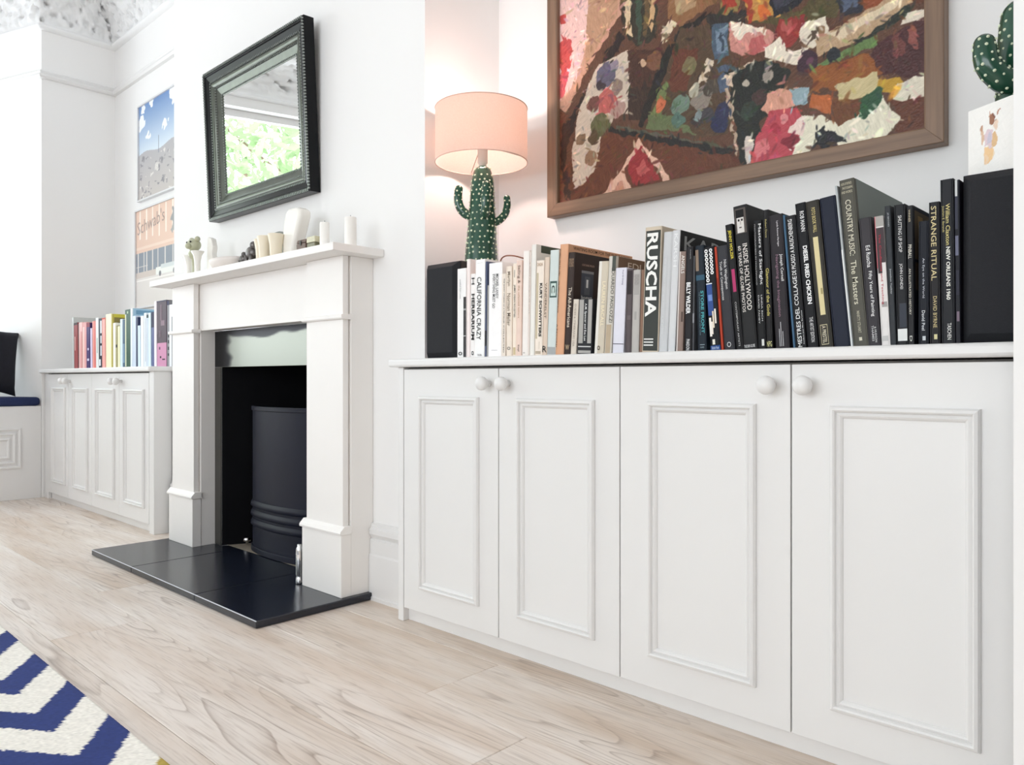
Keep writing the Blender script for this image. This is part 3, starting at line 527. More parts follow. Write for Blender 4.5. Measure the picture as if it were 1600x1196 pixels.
BOOKS_R = [
[-1676.0, -1675.3, 38.4, 266, 190, 'F2F1F0', 'slim white book with a grey photo strip, first book beside the left speaker', [('o', 0.93, 0.97, 0.15, 0.6, '222222', 'v'), ('untitled field notes', 0.12, 0.34, 0.3, 0.45, '999999', 'v')], [(0.32, 0.99, 0.7, 1, '3C3A3C'), (0.45, 0.47, 0.7, 1, 'A0A0A0'), (0.75, 0.76, 0.7, 1, 'B0B0B0')], [], []],
[-1647.8, -1646.8, 14.5, 291, 250, 'F4E9E6', 'tall plain blush-white book behind the second book from the left speaker', [], [], [], []],
[-1629.5, -1627.1, 21.7, 246, 200, 'F2EEEC', 'white book with widely spaced black HERBARIUM title', [('H', 0.05, 0.13, 0.25, 0.8, '333333', 'v'), ('HERBARIUM', 0.24, 0.79, 0.25, 0.85, '333333', 'v'), ('o', 0.92, 0.97, 0.3, 0.75, '333333', 'v')], [], [], []],
[-1598.7, -1594.9, 39.5, 284, 250, 'F6F5F4', 'tall white CALIFORNIA CRAZY book in black serif capitals', [('CALIFORNIA CRAZY', 0.18, 0.82, 0.2, 0.65, '333333', 'v'), ('TASCHEN', 0.965, 0.985, 0.3, 0.75, '444444', 'h')], [(0.035, 0.037, 0.2, 0.75, 'BBBBBB')], [], []],
[-1575.0, -1571.4, 6.0, 276, 250, '59617C', 'very thin slate blue book right of the CALIFORNIA CRAZY spine', [], [(0.72, 0.88, 0, 1, '222222')], [], []],
[-1568.8, -1565.2, 5.0, 207, 200, 'AFAFAE', 'thin grey booklet left of the wide white book', [], [], [], []],
[-1539.3, -1534.9, 52.8, 268, 210, 'F7F5F5', 'wide white book with two lines of small black capitals', [('MICHAEL LANDY', 0.12, 0.38, 0.55, 0.75, '444444', 'v'), ('EVERYTHING MUST GO', 0.12, 0.48, 0.3, 0.5, '444444', 'v')], [(0.925, 0.93, 0.25, 0.7, 'BBBBBB')], [], []],
[-1502.8, -1499.8, 16.7, 234, 170, 'EADFD3', 'small cream paperback with one long dark title line', [('THE SHORT STORIES OF A TRAVELLER', 0.06, 0.6, 0.5, 0.75, '333333', 'v'), ('COLLECTED', 0.62, 0.95, 0.5, 0.75, '333333', 'v')], [], [], []],
[-1480.8, -1480.5, 21.5, 253, 190, 'EDE0D2', 'cream book with large thin grey lettering and a small black ring at its foot', [('Marilyn', 0.06, 0.22, 0.15, 0.75, '8A7C6B', 'v'), ('Norman Mailer', 0.3, 0.66, 0.2, 0.8, '8A7C6B', 'v'), ('O', 0.89, 0.925, 0.2, 0.8, '333333', 'v')], [], [], []],
[-1462.2, -1460.2, 15.5, 259, 180, 'F0E3D4', 'slim cream book with a short bold black title', [('JAMES DEAN REVISITED', 0.23, 0.58, 0.25, 0.75, '333333', 'v')], [(0.07, 0.15, 0.4, 0.5, '444444'), (0.9, 0.98, 0.2, 0.8, 'CDBB98')], [], []],
[-1444.1, -1440.9, 20.4, 265, 200, 'E8CFC2', 'pinkish beige book with faded brown lettering', [('Sailing &', 0.05, 0.24, 0.2, 0.75, '7A6A5A', 'v'), ('the selected letters', 0.26, 0.6, 0.4, 0.65, 'A08050', 'v'), ('Knopf', 0.88, 0.95, 0.3, 0.7, '5A4A44', 'v')], [], [], []],
[-1422.5, -1416.6, 22.3, 289, 240, 'F1EBE6', 'tall plain white book, third tallest of the pale run', [('+', 0.96, 0.975, 0.2, 0.6, '999999', 'h')], [], [], []],
[-1408.5, -1400.9, 5.5, 284, 220, 'E5D9D2', 'thin off-white pamphlet with faint type', [('a short catalogue of work', 0.1, 0.6, 0.2, 0.8, 'AAA098', 'v')], [], [], []],
[-1396.5, -1388.5, 17.4, 303, 270, 'E9E6E0', 'tall pale book with a dark green band across its cover', [], [], [(0.93, 0.995, 0.02, 0.99, '4C5346')], []],
[-1373.2, -1365.4, 27.6, 257, 210, 'EFE3D6', 'cream book with bold black capitals beside a pale gold stripe', [('KURT SCHWITTERS', 0.24, 0.8, 0.5, 0.85, '222222', 'v'), ('DADA', 0.025, 0.06, 0.15, 0.85, 'B49A82', 'h')], [(0.13, 0.82, 0.05, 0.3, 'C9BBA0'), (0.85, 0.93, 0.55, 0.58, 'A08F70'), (0.95, 0.98, 0.1, 0.8, 'B9AA98')], [], []],
[-1351.1, -1341.8, 16.3, 263, 220, 'DCC9B8', 'tan book with widely spaced letters and a bold R at its foot', [('VANDERELST', 0.26, 0.62, 0.25, 0.7, '6A5A4C', 'v'), ('R', 0.9, 0.965, 0.05, 0.95, '222222', 'h')], [], [], []],
[-1327.7, -1315.2, 30.0, 279, 240, 'CFD8D6', 'pale mint cloth book with a small framed emblem on its spine', [('C', 0.335, 0.41, 0.3, 0.7, '26302F', 'v')], [(0.295, 0.45, 0.1, 0.9, '3E5652'), (0.315, 0.435, 0.2, 0.8, 'C8D8D2'), (0.92, 0.99, 0.05, 0.95, 'A9ABAB')], [], []],
[-1297.7, -1280.6, 28.0, 290, 290, 'D9A684', 'tall tan cloth book leaning right, its cover rising over shorter books', [('WORKS 1964 TO 1981', 0.04, 0.28, 0.02, 0.16, '3A2A20', 'v'), ('THE GREAT PAGEANT BOOK', 0.33, 0.62, 0.02, 0.16, '3A2A20', 'v'), ('A RECORD', 0.72, 0.93, 0.02, 0.16, '3A2A20', 'v')], [], [], [('WAITING ROOM FOR THE SILENT SCREEN', 0.955, 0.985, 0.02, 0.28, '4A3424')]],
[-1271.9, -1255.5, 21.6, 266, 280, '382C29', 'dark brown The All-Americans book with a photographic black cover', [('The All-Americans', 0.34, 0.73, 0.3, 0.8, 'E6D9C8', 'v'), ('ANNE TERRY JONES AND OTHERS', 0.06, 0.17, 0.12, 0.88, 'A98D74', 'h'), ('W', 0.9, 0.95, 0.2, 0.8, 'C8B090', 'h')], [], [(0.52, 0.83, 0.03, 0.082, '4A4E58'), (0.6, 0.78, 0.045, 0.068, '5F636C'), (0.67, 0.75, 0.052, 0.06, 'E8E8E8'), (0.81, 0.835, 0.03, 0.082, '8A8A8C')], [('bogart', 0.545, 0.59, 0.033, 0.078, 'E8E8E8'), ('LOUIS DANIEL FROLICH', 0.88, 0.9, 0.03, 0.082, 'B8988A')]],
[-1250.9, -1240.9, 18.1, 143, 130, 'DCD2C6', 'small cream paperback with a worn spine', [('GUIDES & ITINERARIES USA', 0.08, 0.85, 0.3, 0.65, 'A09486', 'v')], [], [], []],
[-1214.8, -1208.7, 46.0, 141, 140, '2B2C30', 'short grey and black striped book with white lettering on its stripe', [('A.M. Spencer and Eva Lux', 0.08, 0.76, 0.42, 0.6, 'EEEEEE', 'v')], [(0.01, 0.8, 0.05, 0.36, 'A9A6A2'), (0.01, 0.8, 0.68, 0.95, 'A9A6A2'), (0.85, 0.87, 0.05, 0.95, 'C8C8C8'), (0.93, 0.98, 0.05, 0.95, 'A9A6A2')], [], []],
[-1169.9, -1153.8, 28.9, 232, 230, 'CFC5B3', 'beige book with cream capitals and a white jacket edge', [('LAUREN BACALL', 0.22, 0.7, 0.5, 0.85, 'F2E6C8', 'v'), ('o', 0.91, 0.96, 0.3, 0.6, '4A3A30', 'h')], [(0, 1, 0, 0.3, 'E4E0D8')], [], []],
[-1142.7, -1127.2, 22.1, 242, 270, 'CFCAC0', 'tatty pale book with a torn jacket top and lettered brown cover', [('EDUARDO PAOLOZZI', 0.12, 0.68, 0.5, 0.95, '5C5A54', 'v')], [(0.7, 1, 0.1, 0.8, 'B9A78F'), (0, 0.15, 0.5, 1, '4C504A')], [(0.0, 0.998, 0.01, 0.99, '77604F')], [('EDUARDO', 0.885, 0.955, 0.05, 0.25, 'D8CDBE')]],
[-1110.1, -1099.3, 33.0, 210, 220, 'DDDCE6', 'lilac-white book with one black line near its foot', [('Paul B Chang', 0.03, 0.2, 0.6, 0.75, '77738A', 'v')], [(0.885, 0.893, 0, 1, '222222')], [], []],
[-1080.4, -1073.9, 17.8, 205, 220, '5B5254', 'dark taupe book right of the lilac-white one', [], [(0.02, 0.3, 0.1, 0.9, '332C2E'), (0.55, 0.6, 0.2, 0.8, '6E6466')], [], []],
[-1060.2, -1053.9, 21.1, 201, 220, 'B9B5B1', 'grey clothbound book with a mottled spine', [('ooo', 0.06, 0.18, 0.2, 0.8, 'A09C99', 'v')], [(0.05, 0.3, 0.2, 0.9, 'A8A4A1'), (0.5, 0.6, 0.3, 0.6, 'A5A29E')], [], []],
[-1044.8, -1038.5, 8.2, 200, 240, '8D6F5E', 'thin brown book wedged against the left side of the big beige slipcase', [], [], [], []],
[-1017.2, -1006.7, 45.5, 298, 300, 'CDBFAC', 'huge charcoal volume in a beige slipcase with giant white letters', [('RUSCHA', 0.05, 0.715, 0.13, 0.82, 'F0F0EC', 'v')], [(0.03, 0.985, 0.05, 0.95, '3F423F'), (0.888, 0.898, 0.1, 0.68, 'E8E8E4'), (0.912, 0.922, 0.1, 0.68, 'E8E8E4'), (0.936, 0.946, 0.1, 0.68, 'E8E8E4')], [], []],
[-982.0, -966.6, 23.6, 281, 250, 'C9CACC', 'tall pale grey book touching the right side of the big beige slipcase', [('the complete catalogue raisonne of prints', 0.22, 0.85, 0.2, 0.45, 'D8D9DA', 'v')], [(0.2, 0.9, 0.55, 0.57, 'B5B6B8')], [], []],
[-959.2, -944.9, 19.4, 282, 280, 'D3D4D6', 'tall pale grey book whose black cover carries big silver letters', [('KARSH', 0.03, 0.3, 0.3, 0.8, 'E8E9EA', 'v')], [], [(0, 1, 0.003, 0.99, '29292B')], [('KARSH', 0.84, 0.96, 0.02, 0.3, 'A5A7A8')]],
[-937.7, -928.5, 17.0, 231, 210, '8F7B72', 'brown mottled book with a white block title', [('ANGELS', 0.04, 0.22, 0.4, 0.9, 'F0ECE8', 'v')], [(0, 1, 0, 0.2, 'D8CFCA'), (0.6, 0.7, 0.6, 0.9, '5A4A44')], [], []],
[-915.1, -910.5, 18.3, 240, 220, '262427', 'black book with bold white capitals left of the teal-lettered spine', [('BILLY WILDER', 0.34, 0.64, 0.15, 0.75, 'F0F0F0', 'v'), ('PHAIDON', 0.88, 0.985, 0.25, 0.75, 'E8E8E8', 'v'), ('the complete films', 0.03, 0.12, 0.55, 0.75, 'AAAAAA', 'v')], [], [], []],
[-902.4, -899.3, 4.5, 218, 200, '55565A', 'thin grey booklet left of the teal STORE FRONT title', [], [(0.6, 0.7, 0, 1, '8A8B90')], [], []],
[-879.3, -886.5, 22.0, 240, 240, '1D2630', 'blue-black STORE FRONT book with teal lettering', [('STORE FRONT', 0.43, 0.83, 0.5, 0.86, '4FA0A8', 'v'), ('THE DISAPPEARING FACE OF NEW YORK', 0.44, 0.85, 0.3, 0.4, '6E8E98', 'v'), ('POWERS', 0.955, 0.97, 0.3, 0.75, '8FA0A8', 'h')], [(0.04, 0.24, 0, 0.35, '8A7868'), (0.28, 0.33, 0, 1, '35566A'), (0.935, 0.94, 0.25, 0.8, '9FB0B8')], [], []],
[-845.0, -862.8, 24.6, 233, 220, '17171B', 'black book with two rows of white dots and a blue night picture', [('oooooooo', 0.02, 0.34, 0.05, 0.4, 'F4F4F4', 'v'), ('ooooooo', 0.02, 0.27, 0.52, 0.87, 'F4F4F4', 'v'), ('Random House', 0.955, 0.985, 0.15, 0.85, 'C8D8F0', 'h')], [(0.36, 0.66, 0, 0.55, '35508C'), (0.46, 0.52, 0.1, 0.5, '6E8CC8'), (0.68, 0.86, 0.03, 0.25, 'EEE8E0'), (0.62, 0.78, 0.4, 0.55, 'E8DCC8'), (0.6, 0.74, 0.62, 0.78, 'F0E8DC'), (0.72, 0.84, 0.25, 0.4, 'EDE4D8'), (0.89, 0.94, 0.25, 0.5, 'E8E4D8'), (0.95, 0.995, 0, 1, '2A4A8A'), (0.35, 0.36, 0, 0.6, 'DDE4F0')], [], []],
[-829.5, -847.0, 6.1, 232, 210, 'B5442F', 'thin brick red book against the white dotted spine', [], [(0.3, 0.5, 0.2, 0.8, '8C3222')], [], []],
[-811.7, -831.2, 25.1, 232, 250, '35353A', 'charcoal book with two-line white title beside the thin brick red one', [('Nick Waplington', 0.14, 0.42, 0.52, 0.85, 'D8D8D8', 'v'), ('Truth or Consequences', 0.15, 0.52, 0.12, 0.42, 'D8D8D8', 'v'), ('O', 0.92, 0.97, 0.3, 0.7, 'D0D0D0', 'v')], [], [], []],
[-786.9, -814.3, 17.2, 277, 230, '1C1B1D', 'narrow black book with yellow capitals above a pink bar', [('JENNY HOLZER', 0.05, 0.28, 0.3, 0.8, 'E8D84A', 'v'), ('CONTEMPORARY ARTISTS', 0.62, 0.97, 0.4, 0.62, 'B8B8B8', 'v')], [(0.36, 0.54, 0.3, 0.75, 'B03A6A')], [], []],
[-762.3, -788.3, 31.4, 314, 260, '232324', 'INSIDE HOLLYWOOD book with a black and white portrait at its top', [('INSIDE HOLLYWOOD', 0.27, 0.73, 0.5, 0.85, 'E4DED8', 'v'), ('60 YEARS OF GLOBE PHOTOS', 0.28, 0.74, 0.15, 0.38, 'E4DED8', 'v'), ('TASCHEN GLOBE', 0.965, 0.985, 0.05, 0.85, 'E0E0E0', 'h')], [(0.02, 0.195, 0.08, 0.9, '58504C'), (0.06, 0.19, 0.2, 0.72, 'D8D4D0'), (0.03, 0.085, 0.15, 0.75, '161415'), (0.095, 0.11, 0.28, 0.42, '2A2626'), (0.095, 0.11, 0.52, 0.66, '2A2626'), (0.15, 0.158, 0.36, 0.54, '5A5050'), (0.11, 0.135, 0.45, 0.5, 'A8A09C')], [], []],
[-737.1, -747.8, 18.6, 277, 240, '151517', 'black Masters of Starlight book in white serif letters', [('Masters of Starlight', 0.03, 0.5, 0.5, 0.95, 'E4E4E4', 'v'), ('PHOTOGRAPHERS IN HOLLYWOOD', 0.03, 0.5, 0.1, 0.25, 'A8A8A8', 'v'), ('DAVID FAHEY', 0.58, 0.8, 0.25, 0.42, 'C8C8C8', 'v'), ('LINDA RICH', 0.58, 0.78, 0.62, 0.8, 'C8C8C8', 'v')], [(0.92, 0.97, 0.5, 0.8, 'D8D8D4')], [], []],
[-720.3, -730.7, 14.0, 297, 260, '1E1D1F', 'tall black Glamour of the Gods book in gold letters', [('Glamour of the Gods', 0.42, 0.76, 0.3, 0.8, 'C9BD6E', 'v'), ('Robert Dance', 0.07, 0.2, 0.4, 0.7, 'B8AE74', 'v'), ('NPG', 0.94, 0.98, 0.1, 0.9, 'D8D49A', 'h')], [], [], []],
[-691.8, -707.9, 30.2, 283, 250, '2B272B', 'dark plum book titled Navigating the Imagination in mauve', [('Lynda Roscoe Hartigan', 0.05, 0.24, 0.52, 0.68, 'D8D4D8', 'v'), ('Navigating the Imagination', 0.3, 0.76, 0.3, 0.55, '8A6C7C', 'v'), ('Joseph Cornell', 0.3, 0.5, 0.62, 0.88, 'E4E4E4', 'v')], [(0.85, 0.98, 0.3, 0.34, 'C8C8CC'), (0.8, 0.98, 0.42, 0.46, 'C8C8CC'), (0.87, 0.98, 0.55, 0.59, 'C8C8CC')], [], []],
[-667.2, -690.0, 5.0, 280, 240, '4A6A85', 'very thin steel blue book right of Navigating the Imagination', [], [], [], []],
[-652.5, -676.0, 22.0, 276, 260, '1D1D20', 'black book reading MESTRES DEL COLLAGE from bottom to top', [('MESTRES DEL COLLAGE', 0.46, 0.99, 0.25, 0.65, 'E8E8E8', 'u'), ('DE PICASSO A RAUSCHENBERG', 0.03, 0.45, 0.25, 0.65, 'E8E8E8', 'u'), ('Fundacio Joan Miro, Barcelona', 0.72, 0.97, 0.78, 0.92, 'D8D8D8', 'u')], [], [(0.9, 0.97, 0.06, 0.2, '8A8878')], []],
[-628.0, -655.5, 21.7, 299, 250, '151519', 'black DIESEL FRIED CHICKEN book in bold white capitals', [('ROB MANN', 0.06, 0.2, 0.4, 0.8, 'E8E8E8', 'v'), ('DIESEL FRIED CHICKEN', 0.3, 0.7, 0.4, 0.82, 'F4F4F4', 'v'), ('THE ARTIST EDITION', 0.79, 0.96, 0.4, 0.75, 'D8D8D8', 'v')], [], [], []],
[-600.5, -630.2, 27.1, 299, 260, '35322D', 'dark olive book with a long cream spine label and boxed emblem', [('FOTO BOOK WALL', 0.05, 0.22, 0.4, 0.68, 'D8C88A', 'v'), ('A PRESTEL', 0.855, 0.97, 0.32, 0.6, 'E0D8C0', 'v')], [(0.25, 0.78, 0.3, 0.68, 'D9CC9E'), (0.845, 0.85, 0.2, 0.7, 'C8BE9C'), (0.975, 0.98, 0.2, 0.7, 'C8BE9C'), (0.845, 0.98, 0.18, 0.21, 'C8BE9C'), (0.845, 0.98, 0.69, 0.72, 'C8BE9C'), (0.6, 0.64, 0.5, 0.65, 'A89A6C')], [], []],
[-569.8, -599.9, 31.3, 302, 270, '1B2030', 'plain navy cloth book without lettering', [], [], [], []],
[-550.7, -582.2, 4.6, 322, 270, 'B9BEC0', 'thin pale jacketed book pressed against COUNTRY MUSIC', [], [(0.4, 1, 0, 0.6, 'E8EAEA')], [], []],
[-534.0, -562.7, 28.3, 331, 300, '55534B', 'olive grey COUNTRY MUSIC The Masters book with a sage cover', [('COUNTRY MUSIC:', 0.125, 0.46, 0.3, 0.68, 'D8D4C0', 'v'), ('The Masters', 0.49, 0.75, 0.3, 0.68, 'D8D4C0', 'v'), ('MARTY STUART', 0.79, 0.92, 0.4, 0.6, 'C0BCA8', 'v'), ('A BOOK OF PORTRAITS', 0.02, 0.035, 0.1, 0.85, 'C8C0A8', 'h'), ('PHOTOGRAPHS', 0.045, 0.06, 0.2, 0.9, 'C8C0A8', 'h'), ('AND WORDS', 0.07, 0.085, 0.1, 0.85, 'C8C0A8', 'h')], [(0.945, 0.965, 0.4, 0.6, 'D8D4C0')], [(0, 1, 0.012, 0.995, '838B87')], []],
[-508.3, -527.2, 22.8, 250, 230, '39363A', 'charcoal book titled Fifty Years of Painting', [('Ed Ruscha', 0.22, 0.39, 0.4, 0.75, 'E8E8E8', 'v'), ('Fifty Years of Painting', 0.42, 0.77, 0.4, 0.75, 'E8E8E8', 'v'), ('THAMES', 0.84, 0.96, 0.35, 0.52, 'D8D8D8', 'v'), ('& HUDSON', 0.85, 0.97, 0.58, 0.75, 'D8D8D8', 'v')], [], [], []],
[-488.5, -502.0, 16.2, 250, 240, 'E6E2E0', 'white book with a dark upper half and red lettering beside Fifty Years of Painting', [('The Conditions and Teaching', 0.14, 0.68, 0.3, 0.6, 'B8384A', 'v')], [(0, 0.08, 0.1, 1, 'A9A6A2'), (0.09, 0.36, 0.08, 1, '4A3F42'), (0.36, 0.44, 0.08, 0.55, '4A3F42'), (0, 0.4, 0, 0.08, 'C86A74'), (0.66, 0.7, 0.3, 0.9, 'A8A4A2'), (0.92, 0.96, 0.1, 0.8, 'C8C6C4')], [], []],
[-474.9, -485.8, 10.6, 267, 220, '33363A', 'slim graphite book left of the SHUTTING UP SHOP title', [('JO BROOKS', 0.05, 0.15, 0.4, 0.7, 'B8BCC0', 'v'), ('Jonathan Tuckey', 0.45, 0.63, 0.4, 0.7, 'C8CCD0', 'v')], [], [], []],
[-459.5, -465.1, 19.8, 267, 230, '1F2023', 'glossy black SHUTTING UP SHOP book with a pale photograph at its foot', [('SHUTTING UP SHOP', 0.08, 0.34, 0.35, 0.68, 'D8D8D8', 'v'), ('JOHN LONDEI', 0.42, 0.6, 0.35, 0.68, 'D8D8D8', 'v')], [(0.88, 0.965, 0.1, 0.95, 'E4E6E4'), (0.7, 0.87, 0.3, 0.9, '3A3E48')], [], []],
[-444.0, -446.8, 10.9, 262, 240, '202023', 'narrow PINBALL illustrated history with a gold-brown cover picture', [('WINNER', 0.03, 0.12, 0.3, 0.6, 'C8BCA0', 'v'), ('PINBALL', 0.28, 0.38, 0.2, 0.75, 'E0DCD0', 'v'), ('AN ILLUSTRATED HISTORY', 0.45, 0.78, 0.25, 0.6, 'D0CCC0', 'v'), ('D', 0.93, 0.97, 0.3, 0.7, 'D8D8D0', 'v')], [], [(0, 1, 0.004, 0.99, '1B1F2B'), (0.62, 0.97, 0.01, 0.1, '6B5A44'), (0.75, 0.94, 0.03, 0.06, 'A58B60'), (0.4, 0.6, 0.01, 0.04, '584A3A')], []],
[-423.3, -423.1, 17.7, 230, 220, '161922', 'navy black book titled An Eye on the World in thin white lettering', [('An Eye on the World', 0.3, 0.62, 0.35, 0.62, 'B8BCC4', 'v'), ('David Peel', 0.72, 0.88, 0.35, 0.65, 'D8DCE0', 'v')], [(0.925, 0.96, 0.4, 0.7, 'C8CCD0')], [], []],
[-403.5, -405.3, 18.0, 262, 240, '222022', 'dark STRANGE RITUAL book in gold letters', [('STRANGE RITUAL', 0.03, 0.55, 0.2, 0.7, 'D8C89A', 'v'), ('DAVID BYRNE', 0.66, 0.88, 0.35, 0.7, 'C8B88A', 'v')], [(0.925, 0.96, 0.4, 0.7, 'D8D0A0')], [], []],
[-382.0, -384.6, 21.9, 300, 290, '202125', 'tallest black book by the right speaker titled NEW ORLEANS 1960', [('William Claxton', 0.15, 0.4, 0.4, 0.72, 'D8CC8A', 'v'), ('NEW ORLEANS 1960', 0.41, 0.73, 0.4, 0.72, 'E4E4DC', 'v'), ('Joachim E. Berendt', 0.16, 0.32, 0.1, 0.3, 'C8BC80', 'v'), ('TASCHEN', 0.87, 0.97, 0.45, 0.75, 'E4E4E0', 'v')], [], [], []],
[-366.4, -368.4, 8.9, 296, 260, '1B1B22', 'slim dark photographic book squeezed against the right speaker', [], [(0, 0.1, 0.1, 0.55, 'C8CCCC'), (0.1, 0.3, 0.1, 0.6, '3C3E4C'), (0.34, 0.46, 0.1, 0.7, '6A6C80'), (0.55, 0.7, 0.2, 0.8, '30303C'), (0.8, 0.86, 0.3, 0.8, '7A6A78')], [], []]]
BOOKS_L = [
[-5287.3, -5298.1, 22.8, 324, 270, 'C6CBCB', 'pale grey-green tall book with its cover rising behind the red ones', [], [], [], []],
[-5240.9, -5250.5, 66.3, 286, 200, '9A4A4C', 'brick red clothbound book, leftmost of the dark reds', [], [(0.3, 0.6, 0.2, 0.4, 'E0B8B4'), (0, 0.05, 0, 1, '4A3A40')], [], []],
[-5196.2, -5200.3, 22.8, 280, 190, '70484A', 'very thin maroon booklet between brick red and pink books', [], [], [], []],
[-5151.6, -5153.9, 61.1, 285, 200, 'EDBFBC', 'pale pink book with a darker lower panel', [], [(0.2, 1, 0.45, 0.95, 'DDA09C')], [], []],
[-5085.5, -5087.8, 64.4, 282, 200, 'E2A6A6', 'rose pink book left of the purple spine', [], [(0.1, 1, 0, 0.45, 'F4D2CC')], [], []],
[-5021.6, -5023.8, 56.6, 275, 200, '4B3C6E', 'purple book with a crimson top and two small white marks', [], [(0, 0.09, 0, 1, '8A3A4C'), (0.55, 0.6, 0.3, 0.7, 'D8D4E8'), (0.78, 0.83, 0.2, 0.8, 'D8D4E8')], [], []],
[-4974.1, -4979.1, 27.9, 242, 180, 'D9CFEA', 'thin lavender book right of the purple spine', [], [], [], []],
[-4919.5, -4925.9, 51.7, 281, 200, 'DF8079', 'coral red book left of the black and white spines', [], [(0, 1, 0, 0.3, 'F0B4A8')], [], []],
[-4865.1, -4873.5, 46.6, 297, 210, 'E6E8E6', 'pale grey-white book with a green smudge', [], [(0.4, 0.7, 0.3, 0.7, 'B8C8C2')], [], []],
[-4815.2, -4820.4, 50.1, 291, 210, '1F2434', 'black and white speckled book among the coral ones', [], [(0.05, 0.3, 0.5, 0.95, 'E8ECF0'), (0.35, 0.5, 0.55, 0.9, 'E8ECF0'), (0.55, 0.75, 0.5, 0.95, 'D8DCE4'), (0.82, 0.95, 0.1, 0.6, 'E8ECF0')], [], []],
[-4761.4, -4766.5, 51.3, 291, 210, 'EDAAA2', 'salmon pink book left of the cream spines', [], [(0, 0.03, 0, 1, 'C8503C')], [], []],
[-4688.7, -4692.2, 86.7, 309, 220, 'F3EDCD', 'thick cream yellow book left of the leopard-spotted cover', [], [], [], []],
[-4633.8, -4636.2, 17.3, 306, 240, 'C3B55E', 'thin mustard book with a leopard-spotted cover', [], [], [(0.0, 0.94, 0.01, 0.99, '8E8250'), (0.94, 1, 0.01, 0.99, 'D2C84E'), (0.7, 0.85, 0.03, 0.06, '3C3424'), (0.6, 0.8, 0.1, 0.14, '5A4C30'), (0.72, 0.9, 0.17, 0.2, '3C3424')], []],
[-4601.5, -4605.0, 39.5, 254, 190, 'FBF6EA', 'small ivory book in front of the leopard-spotted cover', [], [], [], []],
[-4564.7, -4569.0, 27.5, 237, 170, 'A79F70', 'olive booklet with a black mark', [], [(0.45, 0.52, 0.1, 0.9, '2A2A20')], [], []],
[-4532.6, -4535.4, 32.5, 232, 180, 'F2F0C8', 'pale lemon booklet right of the olive one', [], [], [], []],
[-4496.1, -4498.9, 34.9, 270, 200, 'D9EAF4', 'icy blue-white book left of the dark green spine', [], [], [], []],
[-4460.0, -4463.3, 31.2, 264, 200, '4A647C', 'slate blue patterned book left of the dark green spine', [], [(0.5, 0.9, 0.1, 0.9, '7E9AB4')], [], []],
[-4402.6, -4405.3, 78.7, 317, 230, '2C5440', 'dark green book with a cream stripe, tallest of the green ones', [], [(0.08, 0.98, 0.0, 0.22, 'D8DCC0'), (0.03, 0.07, 0.35, 0.6, 'A8C0A0')], [], []],
[-4348.0, -4349.4, 25.5, 320, 270, 'E6EEF6', 'white-edged tall book with a sky blue cover', [], [], [(0, 1, 0.005, 0.99, 'A8CCE4'), (0.9, 0.97, 0.02, 0.9, '78A4C4')], []],
[-4308.8, -4310.6, 47.0, 277, 210, 'CFDAEA', 'pale periwinkle book under the sky blue cover', [], [], [], []],
[-4271.3, -4273.0, 23.7, 268, 200, '2C3658', 'thin navy book under the sky blue cover', [], [], [], []],
[-4241.7, -4243.5, 31.2, 222, 170, 'D6E8F6', 'short icy blue booklet right of the thin navy one', [], [], [], []],
[-4204.3, -4206.0, 38.5, 271, 210, 'F1F4F8', 'snow white book with faint red specks', [], [], [], []],
[-4165.2, -4166.9, 34.6, 285, 210, 'E4EAF0', 'cloud white book with a grey streak', [], [(0.1, 0.9, 0.5, 0.75, 'C0C8D4')], [], []],
[-4131.7, -4133.3, 27.6, 273, 200, 'CCD8E4', 'pale grey-blue book beside the aqua strip', [], [(0, 0.06, 0, 1, '2C4040')], [], []],
[-4100.9, -4102.6, 28.9, 282, 200, 'DDF2FA', 'aqua white slim book left of the slate one', [], [], [], []],
[-4064.8, -4067.2, 37.5, 283, 210, '56608E', 'slate violet book with a black upper part', [], [(0, 0.28, 0, 1, '232648')], [], []],
[-4028.3, -4030.4, 30.1, 336, 300, 'F4EDF4', 'tall white book with pale page edge beside the pink and black spine', [], [], [], []],
[-3952.3, -3953.8, 116.8, 334, 240, '4A3844', 'thick book with a dark photographic spine and pink base', [], [(0.64, 1, 0, 1, 'D193B4'), (0.7, 0.74, 0.2, 0.35, '6A4A60'), (0.84, 0.87, 0.3, 0.45, '1F1A20'), (0.88, 0.9, 0.55, 0.85, '3A2834'), (0.06, 0.3, 0.35, 0.5, '7A6470'), (0.3, 0.38, 0.4, 0.8, '8A7480'), (0.45, 0.55, 0.2, 0.4, '6A5662'), (0.0, 0.015, 0, 1, '2A2448')], [], []],
[-3876.7, -3878.2, 26.7, 329, 240, '8B8B90', 'grey spiral-patterned book right of the pink base', [], [(0.5, 0.56, 0.4, 1, '2A2A30'), (0.6, 0.65, 0.4, 1, '2A2A30'), (0.7, 0.75, 0.4, 1, '2A2A30'), (0.8, 0.84, 0.4, 1, '2A2A30'), (0, 0.07, 0, 1, '2C2C50')], [], []],
[-3839.2, -3841.5, 43.7, 307, 220, 'E8EAEE', 'white and charcoal book against the fireplace pilaster', [], [(0.2, 1, 0.7, 1, '4A5260')], [], []]]
